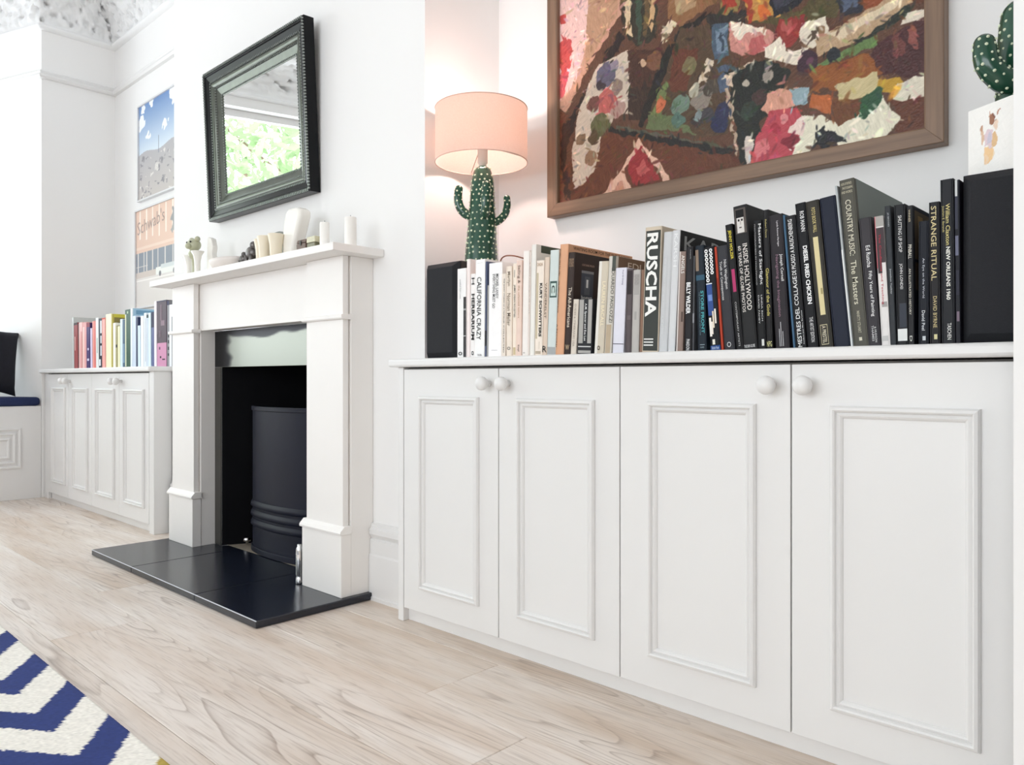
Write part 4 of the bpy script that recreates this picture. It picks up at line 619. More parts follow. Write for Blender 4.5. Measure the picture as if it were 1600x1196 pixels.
# ---------------------------------------------------------------- overmantel mirror
t = thing('wall_mirror', (-2.922, 1.5557, 1.46), 'square black ripple-framed mirror leaning forward above the mantel shelf', 'mirror')
TA = math.radians(2.6); ev = Vector((0, -math.sin(TA), math.cos(TA))); ew = Vector((0, -math.cos(TA), -math.sin(TA))); O = Vector((-2.922, 1.5557, 1.46))
def TM(u, v, w): return tuple(O+Vector((u, 0, 0))+ev*v+ew*w)
RIPPLE = mat('painted_ripple_highlight', '8F9490', .3, .6, var=.2)  # pale colour paints the highlights on the black ripples
R0 = (-.413, .413, 0, .648)
for k in range(4):
    MB().frame_side(R0, [(0, -.046), (0, -.003), (.003, 0), (.016, -.001), (.02, -.006), (.048, -.013), (.048, -.046)], TM, k).build('frame_rail', EBONY, t, bevel=.0008)
    smooth_angle(MB().frame_side(R0, [(.048, -.046), (.048, -.014), (.053, -.011), (.060, -.011), (.068, -.015), (.074, -.022), (.074, -.046)], TM, k).build('silver_slip', SILVERLEAF, t), 50)
    MB().frame_side(R0, [(.074, -.046), (.074, -.024), (.108, -.034), (.112, -.036), (.112, -.046)], TM, k).build('inner_bevel', SILVERLEAF, t)
for ins, hh, wd in ((.006, .001, .010), (.0445, -.012, .007), (.0735, -.021, .007), (.106, -.033, .006)):
    q = MB(); u0, u1, v0, v1 = R0
    for k in range(4):
        L = (u1-u0 if k % 2 == 0 else v1-v0)-2*ins; n = int(L/.0115)
        for j in range(n):
            a = ins+(j+.5)*L/n; h2 = .003
            for_uv = {0: (u0+a, v0+ins), 1: (u1-ins, v0+a), 2: (u0+a, v1-ins), 3: (u0+ins, v0+a)}[k]
            u, v = for_uv; du, dv = (h2, wd/2) if k % 2 == 0 else (wd/2, h2)
            vs = [TM(u-du, v-dv, hh-.003), TM(u+du, v-dv, hh-.003), TM(u+du, v+dv, hh-.003), TM(u-du, v+dv, hh-.003), TM(u-du*.5, v-dv, hh+.0022), TM(u+du*.5, v-dv, hh+.0022), TM(u+du*.5, v+dv, hh+.0022), TM(u-du*.5, v+dv, hh+.0022)]
            q.add(vs, [(4, 5, 6, 7), (0, 1, 5, 4), (1, 2, 6, 5), (2, 3, 7, 6), (3, 0, 4, 7)])
    q.build('ripple_moulding', RIPPLE, t, kind='stuff')
g = .110; MB().add([TM(R0[0]+g, R0[2]+g, -.037), TM(R0[1]-g, R0[2]+g, -.037), TM(R0[1]-g, R0[3]-g, -.037), TM(R0[0]+g, R0[3]-g, -.037)], [(0, 1, 2, 3)]).build('mirror_glass', MIRROR, t)

# ---------------------------------------------------------------- large painting
PX0, PX1, PZ0, PZ1 = -1.648, -.478, 1.289, 2.2
t = thing('framed_painting', ((PX0+PX1)/2, 1.944, PZ0), 'large thickly painted studio still life in a plain walnut frame', 'painting')
WH = wood_mat('walnut_across', '6B5443', '8A6F5A', 3, 60, .45); WV = wood_mat('walnut_upright', '6B5443', '8A6F5A', 60, 3, .45)
for k in range(4):
    MB().frame_side((PX0, PX1, PZ0, PZ1), [(0, 0), (0, .036), (.002, .038), (.038, .038), (.042, .034), (.043, .02), (.043, 0)], lambda u, v, w: (u, 1.9435-w, v), k).build('frame_rail', WH if k % 2 == 0 else WV, t, bevel=.0008)
CX0, CX1, CZ0, CZ1 = PX0+.042, PX1-.042, PZ0+.042, PZ1-.042
fn = layers_fn((106, 74, 56), PAINTING, .0022, 75., lambda u, v: (CX0+u*(CX1-CX0), CZ0+v*(CZ1-CZ0)), 6., 5)
grid_picture('canvas', 660, 495, lambda u, v, z: np.stack([CX0+u*(CX1-CX0), 1.921+z, CZ0+v*(CZ1-CZ0)], -1), fn, vcol_mat('oil_paint', .42, .35, 90.), t, relief=.0003)

# ---------------------------------------------------------------- two prints in the left alcove
FRM = mat('pale_frame', 'DADADC', .4); FRD = mat('dark_frame_edge', '5A5C62', .5)
def print_(x0, x1, z0, z1, label, fn, n=150, fw=.01):
    t = thing('framed_print', ((x0+x1)/2, 1.944, z0), label, 'framed print')
    MB().frame((x0, x1, z0, z1), [(0, 0), (0, .022), (fw, .022), (fw, .0)], lambda u, v, w: (u, 1.9445-w, v)).build('frame', FRM, t)
    grid_picture('print', n, n, lambda u, v, z: np.stack([x0+fw+u*(x1-x0-2*fw), 1.932+z, z0+fw+v*(z1-z0-2*fw)], -1), fn, vcol_mat('print_paper', .55), t)
    return t
def skyfn(u, v):
    c = np.empty(u.shape+(3,)); k = np.clip((v-.48)/.52, 0, 1)[..., None]
    c[:] = rgb('D3DFEA')*(1-k)+rgb('6E8FC0')*k
    g = v < .48+.02*np.sin(u*9); gg = np.clip(v/.48, 0, 1)[..., None]; c[g] = (rgb('C3BCB8')*(1-gg)+rgb('B2B0B4')*gg)[g]
    x, y = warp(u, v, .012, 40., 4)
    for a, b_, r, asp in ((.07, .82, .075, 1.3), (.68, .68, .055, 1.1), (.9, .97, .12, 1.), (.33, .97, .05, 1.), (.12, .97, .05, 1.), (.25, .645, .035, 2.), (.55, .52, .012, .3)):
        m = ((x-a)/asp)**2+(y-b_)**2 < r**2; c[m] = rgb('EEF0F4') if r > .02 else rgb('7A8494')
    r_ = np.random.default_rng(2)
    for _ in range(70):
        a, b_ = r_.uniform(0, 1), r_.uniform(0, .44)**1.; m = ((x-a)/1.6)**2+(y-b_)**2 < r_.uniform(.006, .018)**2; c[m] = rgb('8E8B90') if r_.random() < .6 else rgb('DAD6D2')
    m = (abs(u-.515) < .006) & (v > .42) & (v < .60); c[m] = rgb('7E8898')
    return c
print_(-5.135, -4.52, 1.893, 2.508, 'upper framed print of a blue cloudy sky over pale scrubland', skyfn)
def shopfn(u, v):
    c = np.empty(u.shape+(3,)); c[:] = rgb('DDD8D4'); c[v > .30] = rgb('CFC4BC'); c[(v > .36) & (v <= .56)] = rgb('8A929C')
    for a in (.05, .2, .27, .42, .55, .72, .9): c[(abs(u-a) < .012) & (v > .36) & (v < .56)] = rgb('D5D0CC')
    c[(v > .41) & (v < .42) & (u < .3)] = rgb('D5D0CC'); c[v > .56] = rgb('E3C4B2'); c[(v > .595) & (v < .62)] = rgb('EAD2C2')
    for k, a in enumerate((.1, .27, .42, .58, .74, .9)): c[(abs(u-a) < .015) & (v > .70-.02*(k % 2)) & (v < 1)] = rgb('F4E6DA')
    x, y = warp(u, v, .02, 30., 8); c[((x-.98)**2/.9+(y-.80)**2) < .017] = rgb('9A9A9C'); c[((x-.92)**2+(y-.72)**2) < .004] = rgb('A8A6A4')
    m = (abs(v-.335) < .035) & (u > .5); c[m] = rgb('E9EBE6'); m = (abs(v-.37) < .02) & (u > .62); c[m] = rgb('D2D8D8'); c[((u-.6)**2+(v-.305)**2) < .0007] = rgb('77777C'); c[((u-.93)**2+(v-.305)**2) < .0007] = rgb('77777C')
    c[(abs(v-.27) < .006)] = rgb('F2EEEA'); return c
PR2 = print_(-5.18, -4.54, 1.21, 1.845, 'lower framed print of a peach shopfront with a parked white car', shopfn)

# ---------------------------------------------------------------- text
TXT = []
def text(s, P, m, parent, name='title', bold=.012, extra=None):
    """P(a,b): maps a,b in 0..1 (along, across the text box) to a local point"""
    cu = bpy.data.curves.new('txt', 'FONT'); cu.body = s; cu.resolution_u = 2; cu.offset = bold
    o = bpy.data.objects.new('txt', cu); COL.objects.link(o); TXT.append((o, P, m, parent, name))
def flush_text():
    dg = bpy.context.evaluated_depsgraph_get(); dg.update()
    for o, P, m, parent, name in TXT:
        me = bpy.data.meshes.new_from_object(o.evaluated_get(dg)); n = len(me.vertices)
        if n:
            co = np.empty(n*3, np.float32); me.vertices.foreach_get('co', co); co = co.reshape(-1, 3)
            lo, hi = co.min(0), co.max(0); sp = np.maximum(hi-lo, 1e-6)
            me.vertices.foreach_set('co', np.array([P((x-lo[0])/sp[0], (y-lo[1])/sp[1]) for x, y, _ in co], np.float32).ravel()); me.update()
            me.materials.clear(); me.materials.append(m)
            q = bpy.data.objects.new(name, me); COL.objects.link(q); q.parent = parent
        cu = o.data; bpy.data.objects.remove(o); bpy.data.curves.remove(cu)
def ink(hx): return mat('ink_'+hx, hx, .55, var=.02, spec=.2)
text("Schwab's", lambda a, b_: (-5.15-ORIG[PR2.name].x+a*.42, 1.9312-1.944, (1.68+b_*.085+a*.045)-1.21), ink('B09C94'), PR2, 'lettering', 0.)

# ---------------------------------------------------------------- books
def cloth(hx): return mat('cover_'+hx, hx, .5, var=.05, vscale=40., spec=.22)
def book(row, Y, group):
    xb, xt, w, H, dep, col, label, titles, prints, cprints, ctext = row
    xb, xt, w, H, dep = xb/1000, xt/1000, (w-.5)/1000, H/1000, dep/1000
    lean = math.atan2(xt-xb, H); H = H/math.cos(lean)
    # rest the lower corner on the worktop
    px = xb+(w/2 if lean > 0 else -w/2); sgn = 1 if lean > 0 else -1
    j = ((int(abs(xb)*7919) % 5)-2)*.0006
    t = thing('book', (px, Y+j, .8221), label, 'book', group, (0, lean, 0))
    x0, x1 = (-w, 0.) if sgn > 0 else (0., w)
    bt = .0026 if w > .012 else .0009; k = .003 if w > .012 else .0005
    b = MB(); b.box(x0, x0+bt, 0, dep, 0, H).box(x1-bt, x1, 0, dep, 0, H).box(x0+bt, x1-bt, 0, bt, 0, H)
    b.build('cover', cloth(col), t, bevel=.0007, seg=1, local=True)
    MB().box(x0+bt, x1-bt, bt, dep-k, k, H-k).build('pages', PAGES, t, local=True)
    for i, (t0, t1, a0, a1, hx) in enumerate(prints):
        za, zb = H*(1-t1), H*(1-t0); xa, xc = x0+w*a0, x0+w*a1; y = -.0002-.00012*i
        MB().add([(xa, y, za), (xc, y, za), (xc, y, zb), (xa, y, zb)], [(0, 1, 2, 3)]).build('spine_print', ink(hx), t, local=True)
    for i, (z0, z1, y0, y1, hx) in enumerate(cprints):
        x = x1+.0001+.00008*i; y1 = min(y1, dep-.001)
        MB().add([(x, y0, H*z0), (x, y1, H*z0), (x, y1, H*z1), (x, y0, H*z1)], [(0, 1, 2, 3)]).build('cover_print', ink(hx), t, local=True)
    for s, t0, t1, a0, a1, hx, d in titles:
        za, zb = H*(1-t1), H*(1-t0); xa, xc = x0+w*a0, x0+w*a1; y = -.0014
        P = {'v': lambda a, b_, za=za, zb=zb, xa=xa, xc=xc: (xa+(xc-xa)*b_, y, zb-(zb-za)*a),
             'u': lambda a, b_, za=za, zb=zb, xa=xa, xc=xc: (xc-(xc-xa)*b_, y, za+(zb-za)*a),
             'h': lambda a, b_, za=za, zb=zb, xa=xa, xc=xc: (xa+(xc-xa)*a, y, za+(zb-za)*b_)}[d]
        big = s in ('RUSCHA', 'KURT SCHWITTERS', 'DIESEL FRIED CHICKEN', 'NEW ORLEANS 1960', 'BILLY WILDER', 'HERBARIUM', 'STORE FRONT', 'oooooooo', 'ooooooo')
        text(s, P, ink(hx), t, 'title', .03 if big else .006)
    for s, z0, z1, y0, y1, hx in ctext:
        text(s, lambda a, b_, z0=z0, z1=z1, y0=y0, y1=y1: (x1+.0009, y0+(y1-y0)*a, H*(z0+(z1-z0)*b_)), ink(hx), t, 'cover_title', .004)
for r in BOOKS_R: book(r, 1.552, 'art books on the right worktop')
for r in BOOKS_L: book(r, 1.60, 'rainbow books on the left worktop')

# ---------------------------------------------------------------- speakers
def speaker(x0, x1, y0, y1, z0, z1, label):
    t = thing('speaker', ((x0+x1)/2, (y0+y1)/2, z0), label, 'speaker')
    MB().box(x0, x1, y0+.022, y1, z0+.0005, z1).build('speaker_box', SPKBOX, t, bevel=.004)
    c = .016; b = MB()
    b.add([(x0+.001, y0+.0215, z0+.002), (x1-.001, y0+.0215, z0+.002), (x1-.001, y0+.0215, z1-.002), (x0+.001, y0+.0215, z1-.002),
           (x0+.001, y0+.017, z0+.002), (x1-.001, y0+.017, z0+.002), (x1-.001, y0+.017, z1-.002), (x0+.001, y0+.017, z1-.002),
           (x0+c, y0, z0+.002+c), (x1-c, y0, z0+.002+c), (x1-c, y0, z1-.002-c), (x0+c, y0, z1-.002-c)],
          [(0, 1, 2, 3), (0, 1, 5, 4), (1, 2, 6, 5), (2, 3, 7, 6), (3, 0, 4, 7), (4, 5, 9, 8), (5, 6, 10, 9), (6, 7, 11, 10), (7, 4, 8, 11), (8, 9, 10, 11)])
    b.build('speaker_grille', SPK, t, bevel=.001)
speaker(-1.846, -1.697, 1.548, 1.76, .822, 1.117, 'black bookshelf speaker carrying the cactus lamp at the left end')
speaker(-.3625, -.19, 1.548, 1.76, .822, 1.128, 'black bookshelf speaker at the right end of the art books')

# ---------------------------------------------------------------- ceramic cacti
CACT = mat('glazed_cactus_green', '1F4A38', .18, var=.35, vscale=25., bump=.15, bscale=40., spec=.6)
DOT = mat('cactus_spine_cream', 'DCE2C6', .35)
R3 = Vector((math.sin(TH), math.cos(TH), 0)); F3 = Vector((-math.cos(TH), math.sin(TH), 0))
def spline(pts, n):
    P = [Vector(p[0]) for p in pts]; r = [p[1] for p in pts]; out = []; rr = []
    for i in range(len(P)-1):
        p0, p1, p2, p3 = P[max(i-1, 0)], P[i], P[i+1], P[min(i+2, len(P)-1)]
        for k in range(n):
            s = k/n; out.append(.5*((2*p1)+(p2-p0)*s+(2*p0-5*p1+4*p2-p3)*s*s+(3*p1-p0-3*p2+p3)*s**3)); rr.append(r[i]+(r[i+1]-r[i])*s)
    return out+[P[-1]], rr+[r[-1]]
def dome(pts, r, k=5):
    """append a rounded tip to a path"""
    d = (pts[-1]-pts[-2]).normalized(); base = pts[-1]; P = list(pts); R = list(r); r0 = r[-1]
    for i in range(1, k+1):
        a = i/k*math.pi/2*.97; P.append(base+d*(r0*math.sin(a))); R.append(r0*math.cos(a))
    return P, R
def cactus_part(name, ctrl, parent, seg=20, ribs=0, dot=.0036, step=.0142, n=8):
    pts, r = spline(ctrl, n); pts, r = dome(pts, r)
    o = MB().tube(pts, r, seg).build(name, CACT, parent, smooth=True)
    q = MB(); acc = 0.; ring = 0
    for i in range(1, len(pts)-1):
        acc += (pts[i]-pts[i-1]).length
        if acc < step: continue
        acc = 0; ring += 1
        tdir = (pts[i+1]-pts[i-1]).normalized(); u = tdir.orthogonal().normalized(); w = tdir.cross(u)
        m = max(4, int(2*math.pi*r[i]/(step*1.25)))
        for k in range(m):
            a = 2*math.pi*(k+.5*(ring % 2))/m+random.uniform(-.12, .12); nr = u*math.cos(a)+w*math.sin(a)
            c = pts[i]+nr*r[i]+tdir*random.uniform(-.002, .002); s = dot*random.uniform(.8, 1.2)
            e1 = tdir; e2 = nr.cross(tdir)
            vs = [c+(e1*math.cos(b_)+e2*math.sin(b_))*s-nr*s*.2 for b_ in (0, 1.05, 2.09, 3.14, 4.19, 5.24)]+[c+(e1*math.cos(b_)+e2*math.sin(b_))*s*.6+nr*s*.5 for b_ in (0, 1.05, 2.09, 3.14, 4.19, 5.24)]+[c+nr*s*.8]
            q.add([tuple(v) for v in vs], [(x, (x+1) % 6, 6+(x+1) % 6, 6+x) for x in range(6)]+[(6+x, 6+(x+1) % 6, 12) for x in range(6)])
    q.build('spines', DOT, o, smooth=True, kind='stuff')
    return o
LB = Vector((-1.744, 1.70, 1.1175))
t = thing('cactus_lamp', tuple(LB), 'lit table lamp with a green ceramic cactus base and drum shade', 'lamp')
def lp(lat, z, fwd=0.): return LB+R3*lat-F3*fwd+Vector((0, 0, z-LB.z))
cactus_part('cactus_trunk', [(lp(0, 1.118), .054), (lp(0, 1.17), .05), (lp(.002, 1.24), .045), (lp(.003, 1.32), .04), (lp(.004, 1.38), .036), (lp(.004, 1.405), .031)], t, 28)
cactus_part('cactus_arm', [(lp(-.03, 1.275), .014), (lp(-.05, 1.283), .0145), (lp(-.068, 1.305), .014), (lp(-.074, 1.335), .0135), (lp(-.071, 1.362), .0125)], t, 14, dot=.003, step=.0118)
cactus_part('cactus_arm', [(lp(.03, 1.252), .012), (lp(.055, 1.262), .0125), (lp(.075, 1.283), .012), (lp(.082, 1.31), .0115), (lp(.081, 1.333), .0105)], t, 14, dot=.003, step=.0118)
cactus_part('cactus_arm', [(lp(.012, 1.268, .03), .011), (lp(.014, 1.278, .054), .0145), (lp(.016, 1.315, .063), .0145), (lp(.018, 1.36, .061), .0132)], t, 14, dot=.003, step=.0118)
SHM = bpy.data.materials.new('linen_shade'); SHM.use_nodes = True; n = SHM.node_tree.nodes; l = SHM.node_tree.links; n.clear()
o_ = n.new('ShaderNodeOutputMaterial'); d_ = n.new('ShaderNodeBsdfDiffuse'); tr_ = n.new('ShaderNodeBsdfTranslucent'); mx_ = n.new('ShaderNodeMixShader'); mx_.inputs[0].default_value = .72
tc_ = n.new('ShaderNodeTexCoord'); w_ = n.new('ShaderNodeTexNoise'); w_.inputs['Scale'].default_value = 220; cm_ = n.new('ShaderNodeMix'); cm_.data_type = 'RGBA'
cm_.inputs[6].default_value = hexc('F4E2DA')+(1,); cm_.inputs[7].default_value = hexc('FAEEE8')+(1,); l.new(tc_.outputs['Object'], w_.inputs['Vector']); l.new(w_.outputs[0], cm_.inputs[0])
l.new(cm_.outputs[2], d_.inputs[0]); l.new(cm_.outputs[2], tr_.inputs[0]); l.new(d_.outputs[0], mx_.inputs[1]); l.new(tr_.outputs[0], mx_.inputs[2]); l.new(mx_.outputs[0], o_.inputs[0])
SR, Z0, Z1 = .146, 1.445, 1.615
b = MB(); b.lathe([(SR, Z0), (SR, Z1), (SR-.001, Z1), (SR-.001, Z0), (SR, Z0)], (LB.x, LB.y, 0), 64, cap=False); smooth_angle(b.build('lamp_shade', SHM, t), 50)
RIM = mat('shade_rim', 'DCC2B6', .5)
for zz in (Z0, Z1):
    MB().tube([(LB.x+SR*math.cos(a), LB.y+SR*math.sin(a), zz) for a in [2*math.pi*k/64 for k in range(65)]], .0016, 8, False).build('shade_rim', RIM, t, smooth=True)
MB().lathe([(.012, 1.43), (.012, 1.442), (.016, 1.444), (.016, 1.49), (.0175, 1.492), (.0175, 1.5), (.014, 1.503)], (lp(.004, 0).x, lp(.004, 0).y, 0), 20).build('lamp_socket', mat('socket_plastic', 'EDE3DC', .4), t, smooth=True)
MB().lathe([(.011, 1.503), (.014, 1.512), (.024, 1.53), (.028, 1.548), (.024, 1.566), (.012, 1.577), (.001, 1.58)], (LB.x, LB.y, 0), 20).build('light_bulb', mat('glowing_bulb', 'FFE8D0', .3, emit=(1, .72, .5), estr=12.), t, smooth=True)
for a in (.5, 2.6, 4.7):
    MB().tube([(LB.x+.016*math.cos(a), LB.y+.016*math.sin(a), 1.496), (LB.x+(SR-.001)*math.cos(a), LB.y+(SR-.001)*math.sin(a), 1.452)], .0013, 6).build('shade_spider', mat('spider_wire', 'B9A79C', .4, .8), t)
cp, _ = spline([((-1.70, 1.74, 1.13), 0), ((-1.685, 1.735, 1.142), 0), ((-1.655, 1.73, 1.145), 0), ((-1.634, 1.76, 1.141), 0), ((-1.638, 1.84, 1.128), 0), ((-1.642, 1.885, 1.07), 0), ((-1.645, 1.905, .95), 0), ((-1.65, 1.91, .83), 0)], 8)
MB().tube(cp, .0022, 8).build('power_cord', mat('cord_clay', '9A6A58', .5), t, smooth=True)
ld = bpy.data.lights.new('lamp_bulb_light', 'POINT'); ld.energy = LAMP; ld.color = (1., .73, .67); ld.shadow_soft_size = .03
lo_ = bpy.data.objects.new('lamp_bulb_light', ld); COL.objects.link(lo_); lo_.location = (LB.x, LB.y, 1.55); lo_['kind'] = 'helper'

CB = Vector((-.292, 1.685, 1.1285))
t = thing('cactus_ornament', tuple(CB), 'dark green ceramic cactus ornament standing on the right speaker', 'ornament')
def cp_(lat, z, fwd=0.): return CB+R3*lat-F3*fwd+Vector((0, 0, z-CB.z))
cactus_part('cactus_trunk', [(cp_(0, 1.129), .05), (cp_(0, 1.2), .047), (cp_(0, 1.3), .043), (cp_(0, 1.38), .041), (cp_(0, 1.43), .036)], t, 24, dot=.003, step=.014)
cactus_part('cactus_arm', [(cp_(-.02, 1.30, .02), .02), (cp_(-.052, 1.305, .025), .0225), (cp_(-.078, 1.335, .022), .0215), (cp_(-.083, 1.372, .02), .0185)], t, 16, dot=.0028, step=.012)
cactus_part('cactus_arm', [(cp_(-.03, 1.33, -.02), .012), (cp_(-.046, 1.335, -.03), .013), (cp_(-.048, 1.352, -.03), .012)], t, 12, dot=.0024, step=.011)
# greeting card
A = Vector((-.366, 1.6225, 1.1285)); D = Vector((.116, -.0655, 0)); Nn = Vector((-D.y, D.x, 0)).normalized()
t = thing('greeting_card', tuple(A), 'white greeting card with a watercolour animal standing on the right speaker', 'card')
CARD = mat('card_stock', 'F2F0EC', .7)
def leaf(a, d, th=.0006):
    nn = Vector((-d.y, d.x, 0)).normalized()*th
    return MB().add([tuple(a+k+z) for z in (Vector((0, 0, 0)), Vector((0, 0, .129))) for k in (Vector((0, 0, 0)), d, d+nn, nn)], [(0, 1, 2, 3), (4, 5, 6, 7), (0, 1, 5, 4), (1, 2, 6, 5), (2, 3, 7, 6), (3, 0, 4, 7)])
leaf(A, D).build('front_leaf', CARD, t); leaf(A+Nn*.0012, D*.93+Vector((.012, .03, 0))).build('back_leaf', CARD, t)
MOUSE = [('F1DDC2', (.50, .32, .12)), ('EFC998', [(.36, .18), (.6, .18), (.62, .36), (.52, .42), (.38, .4)]), ('F0D2B0', (.43, .25, .06)), ('DCC8CE', [(.38, .4), (.56, .4), (.58, .62), (.44, .66), (.36, .55)]), ('C9C2D0', [(.44, .44), (.54, .46), (.53, .62), (.45, .6)]),
         ('D9B9A0', [(.28, .5), (.34, .44), (.38, .64), (.30, .7)]), ('C49A80', (.31, .69, .035)), ('DDB98C', [(.56, .38), (.7, .4), (.69, .56), (.58, .58)]), ('E8D0BC', (.66, .68, .06)), ('9A6A52', (.58, .77, .075)), ('7C5040', (.62, .79, .04)), ('C79C84', [(.5, .8), (.51, .93), (.56, .86)]), ('B98A74', [(.68, .8), (.76, .92), (.76, .82)]), ('5A3A34', (.66, .73, .012))]
mf = layers_fn('F3F1ED', MOUSE, .012, 22., lambda u, v: ((u-.03)/.6, v), 1.5, 21)
off = -Vector((D.y*-1, D.x, 0)).normalized()*.0006
grid_picture('watercolour', 90, 100, lambda u, v, z: np.stack([A.x+D.x*u+off.x, A.y+D.y*u+off.y, A.z+.129*v], -1), mf, vcol_mat('print_paper', .55), t)

# ---------------------------------------------------------------- things on the mantel shelf
MZ = 1.2032
def lathe_thing(name, prof, x, y, m, label, cat, group=None, seg=24):
    o = MB().lathe(prof, (x, y, MZ), seg).build(name, m, smooth=True); smooth_angle(o, 50); return tag(o, label, cat, group)
vase_prof = [(.012, 0), (.014, .003), (.012, .02), (.013, .06), (.018, .085), (.027, .1), (.0265, .102), (.016, .084), (.002, .07)]
lathe_thing('flared_vase', vase_prof, -3.375, 1.485, CERAM, 'small white flared vase at the left end of the mantel shelf', 'vase')
lathe_thing('flared_vase', vase_prof, -3.225, 1.455, CERAM, 'small white flared vase just right of the bear figurine', 'vase')
FIG = mat('celadon_glaze', 'BDBEA2', .3, var=.12); EYE = mat('dark_glaze', '1E1C1A', .3)
t = thing('bear_figurine', (-3.285, 1.47, MZ), 'pale green bear-like ceramic figurine with dark eyes on a slim stem', 'figurine')
MB().lathe([(.016, 0), (.016, .004), (.012, .008), (.012, .075), (.02, .08), (.026, .09), (.027, .1), (.02, .112), (.008, .118)], (-3.285, 1.47, MZ), 20).build('body', FIG, t, smooth=True)
def ball(c, r, s=(1, 1, 1)): 
    q = MB(); q.lathe([(r*math.sin(a), -r*math.cos(a)) for a in [math.pi*(k+.02)/10.4 for k in range(11)]], (0, 0, 0), 16); q.v = [(c[0]+x*s[0], c[1]+y*s[1], c[2]+z*s[2]) for x, y, z in q.v]; return q
ball((-3.285, 1.467, MZ+.137), .029, (1.1, 1, .95)).build('head', FIG, t, smooth=True)
for dx in (-.027, .027): ball((-3.285+dx, 1.47, MZ+.16), .012).build('ear', FIG, t, smooth=True)
ball((-3.275, 1.437, MZ+.128), .013).build('muzzle', FIG, t, smooth=True)
for dx in (-.012, .022): ball((-3.285+dx, 1.4415, MZ+.146), .004).build('eye', EYE, t, smooth=True)
o = MB().prism([(-3.215, 0), (-3.165, 0), (-3.163, .035), (-3.158, .06), (-3.168, .09), (-3.16, .12), (-3.175, .155), (-3.205, .165), (-3.212, .12)], 'y', 1.49, 1.515)
o.v = [(x, y, z+MZ) for x, y, z in o.v]; o = o.build('carved_tablet', CERAM, bevel=.004); tag(o, 'upright white carved tablet with a wavy edge behind the bear figurine', 'ornament')
o = MB().box(-3.155, -3.11, 1.47, 1.50, MZ, MZ+.052).build('small_box', CERAM, bevel=.004); tag(o, 'little white box between the carved tablet and the shallow dish', 'box')
q = MB(); q.lathe([(.07, 0), (.085, .006), (.105, .03), (.108, .042), (.104, .042), (.09, .016), (.06, .008), (.001, .007)], (0, 0, 0), 36); q.v = [(-2.98+x*1.05, 1.47+y*.55, MZ+z) for x, y, z in q.v]
tag(q.build('shallow_dish', mat('biscuit_ceramic', 'E4DCD6', .5), smooth=True), 'shallow oval off-white dish on the mantel shelf', 'dish')
PEW = mat('pewter', '6E6A68', .35, .7, var=.3, vscale=60.)
def creature(x, y, s, label):
    t = thing('animal_figurine', (x, y, MZ), label, 'figurine')
    ball((x, y, MZ+.03*s), .017*s, (1.25, .8, 1)).build('body', PEW, t, smooth=True); ball((x+.016*s, y-.004, MZ+.047*s), .0105*s).build('head', PEW, t, smooth=True)
    MB().tube([(x+.024*s, y-.006, MZ+.046*s), (x+.032*s, y-.008, MZ+.034*s), (x+.031*s, y-.008, MZ+.02*s)], [.004*s, .003*s, .002*s], 8).build('trunk', PEW, t, smooth=True)
    for dx in (-.012, .011):
        for dy in (-.008, .008): MB().tube([(x+dx*s, y+dy*s, MZ+.024*s), (x+dx*s, y+dy*s, MZ)], [.0055*s, .005*s], 8).build('leg', PEW, t, smooth=True)
creature(-2.845, 1.465, .95, 'tiny dark pewter animal beside the shallow dish'); creature(-2.775, 1.465, 1.5, 'larger pewter animal left of the cream beakers')
CREAM = mat('cream_glaze', 'E9DEC8', .4)
bk = [(.02, 0), (.021, .004), (.023, .05), (.03, .088), (.0285, .09), (.021, .05), (.002, .01)]
for x, y, lab in ((-2.715, 1.475, 'cream beaker, leftmost of the row by the glass globe'), (-2.645, 1.45, 'cream beaker in front of the glass globe'), (-2.575, 1.455, 'cream beaker touching the big white vase')):
    lathe_thing('beaker', bk, x, y, CREAM, lab, 'beaker', 'cream beakers on the mantel')
GL_ = mat('pale_green_glass', 'D5DED4', .05, trans=.7)
lathe_thing('glass_globe', [(.03, 0), (.036, .004), (.03, .02), (.04, .05), (.046, .075), (.042, .1), (.028, .118), (.01, .126), (.0005, .127)], -2.69, 1.54, GL_, 'pale green glass globe behind the cream beakers', 'globe')
q = MB().prism([(-2.565, 0), (-2.505, 0), (-2.49, .05), (-2.465, .1), (-2.445, .145), (-2.445, .168), (-2.47, .178), (-2.52, .182), (-2.545, .172), (-2.56, .13), (-2.572, .07)], 'y', 1.475, 1.525); q.v = [(x, y, z+MZ) for x, y, z in q.v]
o = q.build('sculpted_vase', CERAM, bevel=.012, seg=4); smooth_angle(o, 60); tag(o, 'tall white sculpted vase flaring to a broad top, largest mantel ornament', 'vase')
t = thing('trinket_box', (-2.405, 1.475, MZ), 'little brown trinket box with a dark clasp on the mantel shelf', 'box')
BR = mat('brown_leather', '6E5A50', .5, var=.2); MB().box(-2.435, -2.375, 1.455, 1.495, MZ, MZ+.036).build('box_body', BR, t, bevel=.003); MB().prism([(1.455, MZ+.037), (1.46, MZ+.05), (1.49, MZ+.05), (1.495, MZ+.037)], 'x', -2.435, -2.375).build('lid', BR, t, bevel=.002); MB().box(-2.409, -2.401, 1.4525, 1.4549, MZ+.028, MZ+.044).build('clasp', EYE, t)
t = thing('trinket_box', (-2.34, 1.475, MZ), 'tiny olive and yellow box left of the white pillar candle', 'box')
MB().box(-2.365, -2.315, 1.455, 1.495, MZ, MZ+.03).build('box_body', mat('olive_enamel', '77745A', .4, var=.3, vscale=80.), t, bevel=.002); MB().box(-2.366, -2.314, 1.454, 1.496, MZ+.031, MZ+.052).build('lid', mat('yellow_enamel', 'CFCAAE', .4, var=.2, vscale=90.), t, bevel=.002)
WAX = mat('white_wax', 'F4F1EC', .5)
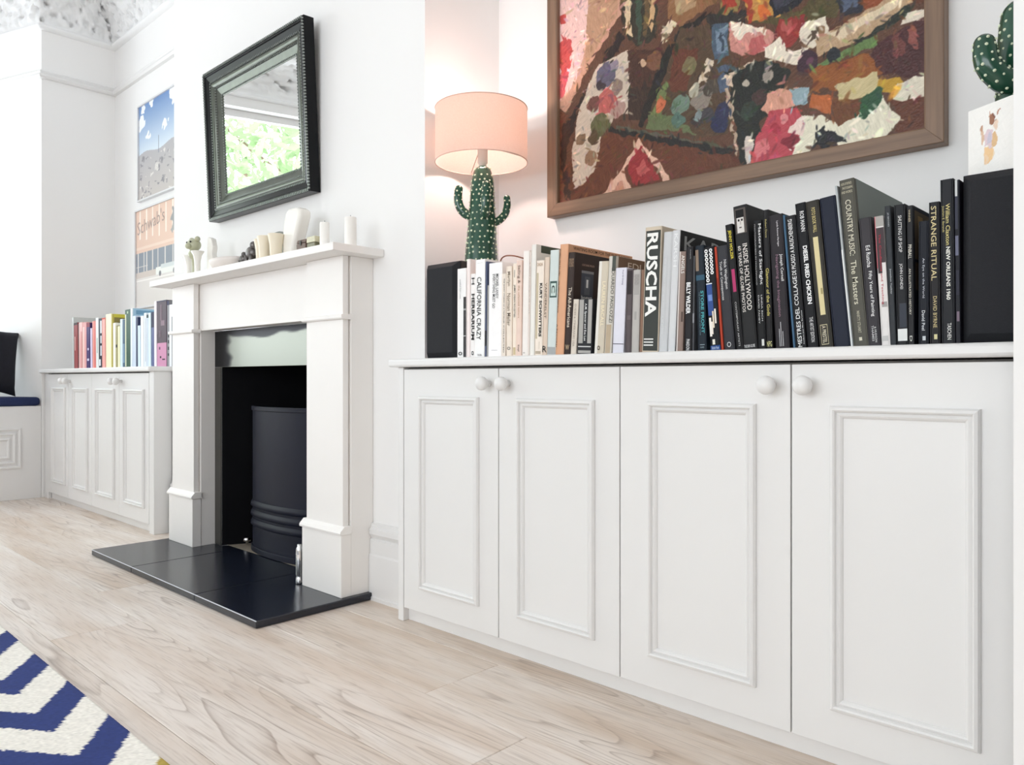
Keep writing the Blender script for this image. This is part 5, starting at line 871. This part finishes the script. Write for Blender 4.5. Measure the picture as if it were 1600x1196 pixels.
def candle(x, y, r, hgt, label):
    t = thing('pillar_candle', (x, y, MZ), label, 'candle'); smooth_angle(MB().lathe([(r*.98, 0), (r, .002), (r, hgt-.003), (r*.93, hgt), (r*.5, hgt-.003), (.001, hgt-.004)], (x, y, MZ), 28).build('wax', WAX, t), 40)
    MB().tube([(x, y, MZ+hgt-.004), (x+.001, y, MZ+hgt+.007)], .0009, 6).build('wick', EYE, t)
candle(-2.29, 1.478, .0165, .096, 'white pillar candle right of the olive and yellow box'); candle(-2.168, 1.50, .02, .1, 'white pillar candle nearest the right end of the mantel shelf')

# ---------------------------------------------------------------- garden beyond the bay window
LEAF = mat('leaf_green', '93AC7E', .6, var=.4, vscale=3.); BARK = mat('tree_bark', '6A5A4A', .9, var=.3)
def tree(x, y, hgt, rad, seed, label):
    r = np.random.default_rng(seed); t = thing('garden_tree', (x, y, -1), label, 'tree', 'garden trees')
    MB().tube([(x, y, -1), (x+.1, y, hgt*.3), (x-.1, y+.1, hgt*.6), (x, y+.2, hgt*.9)], [.16, .13, .09, .03], 10).build('trunk', BARK, t, smooth=True)
    for k in range(5):
        a = r.uniform(0, 6.28); z = hgt*r.uniform(.35, .6); MB().tube([(x, y, z), (x+rad*.4*math.cos(a), y+rad*.4*math.sin(a), z+.5), (x+rad*.8*math.cos(a), y+rad*.8*math.sin(a), z+1.2)], [.07, .05, .02], 8).build('branch', BARK, t, smooth=True)
    q = MB()
    for _ in range(1400):
        d = r.standard_normal(3); d /= np.linalg.norm(d); p = Vector((x, y, hgt*.68))+Vector((d[0]*rad, d[1]*rad, d[2]*rad*.9))*r.uniform(.35, 1)**.6
        a = Vector(r.standard_normal(3)).normalized()*.13; b_ = Vector(r.standard_normal(3)).cross(a).normalized()*.055
        q.add([tuple(p-a), tuple(p+b_), tuple(p+a), tuple(p-b_)], [(0, 1, 2, 3)])
    q.build('foliage', LEAF, t, kind='stuff')
tree(-10.5, -2.0, 5.4, 1.7, 1, 'leafy garden tree left of centre in the mirror reflection'); tree(-13.5, -5.6, 7.4, 2.2, 2, 'leafy garden tree furthest back in the mirror reflection')
tree(-9.6, -7.3, 4.8, 1.6, 3, 'leafy garden tree at the right of the mirror reflection')
flush_text()
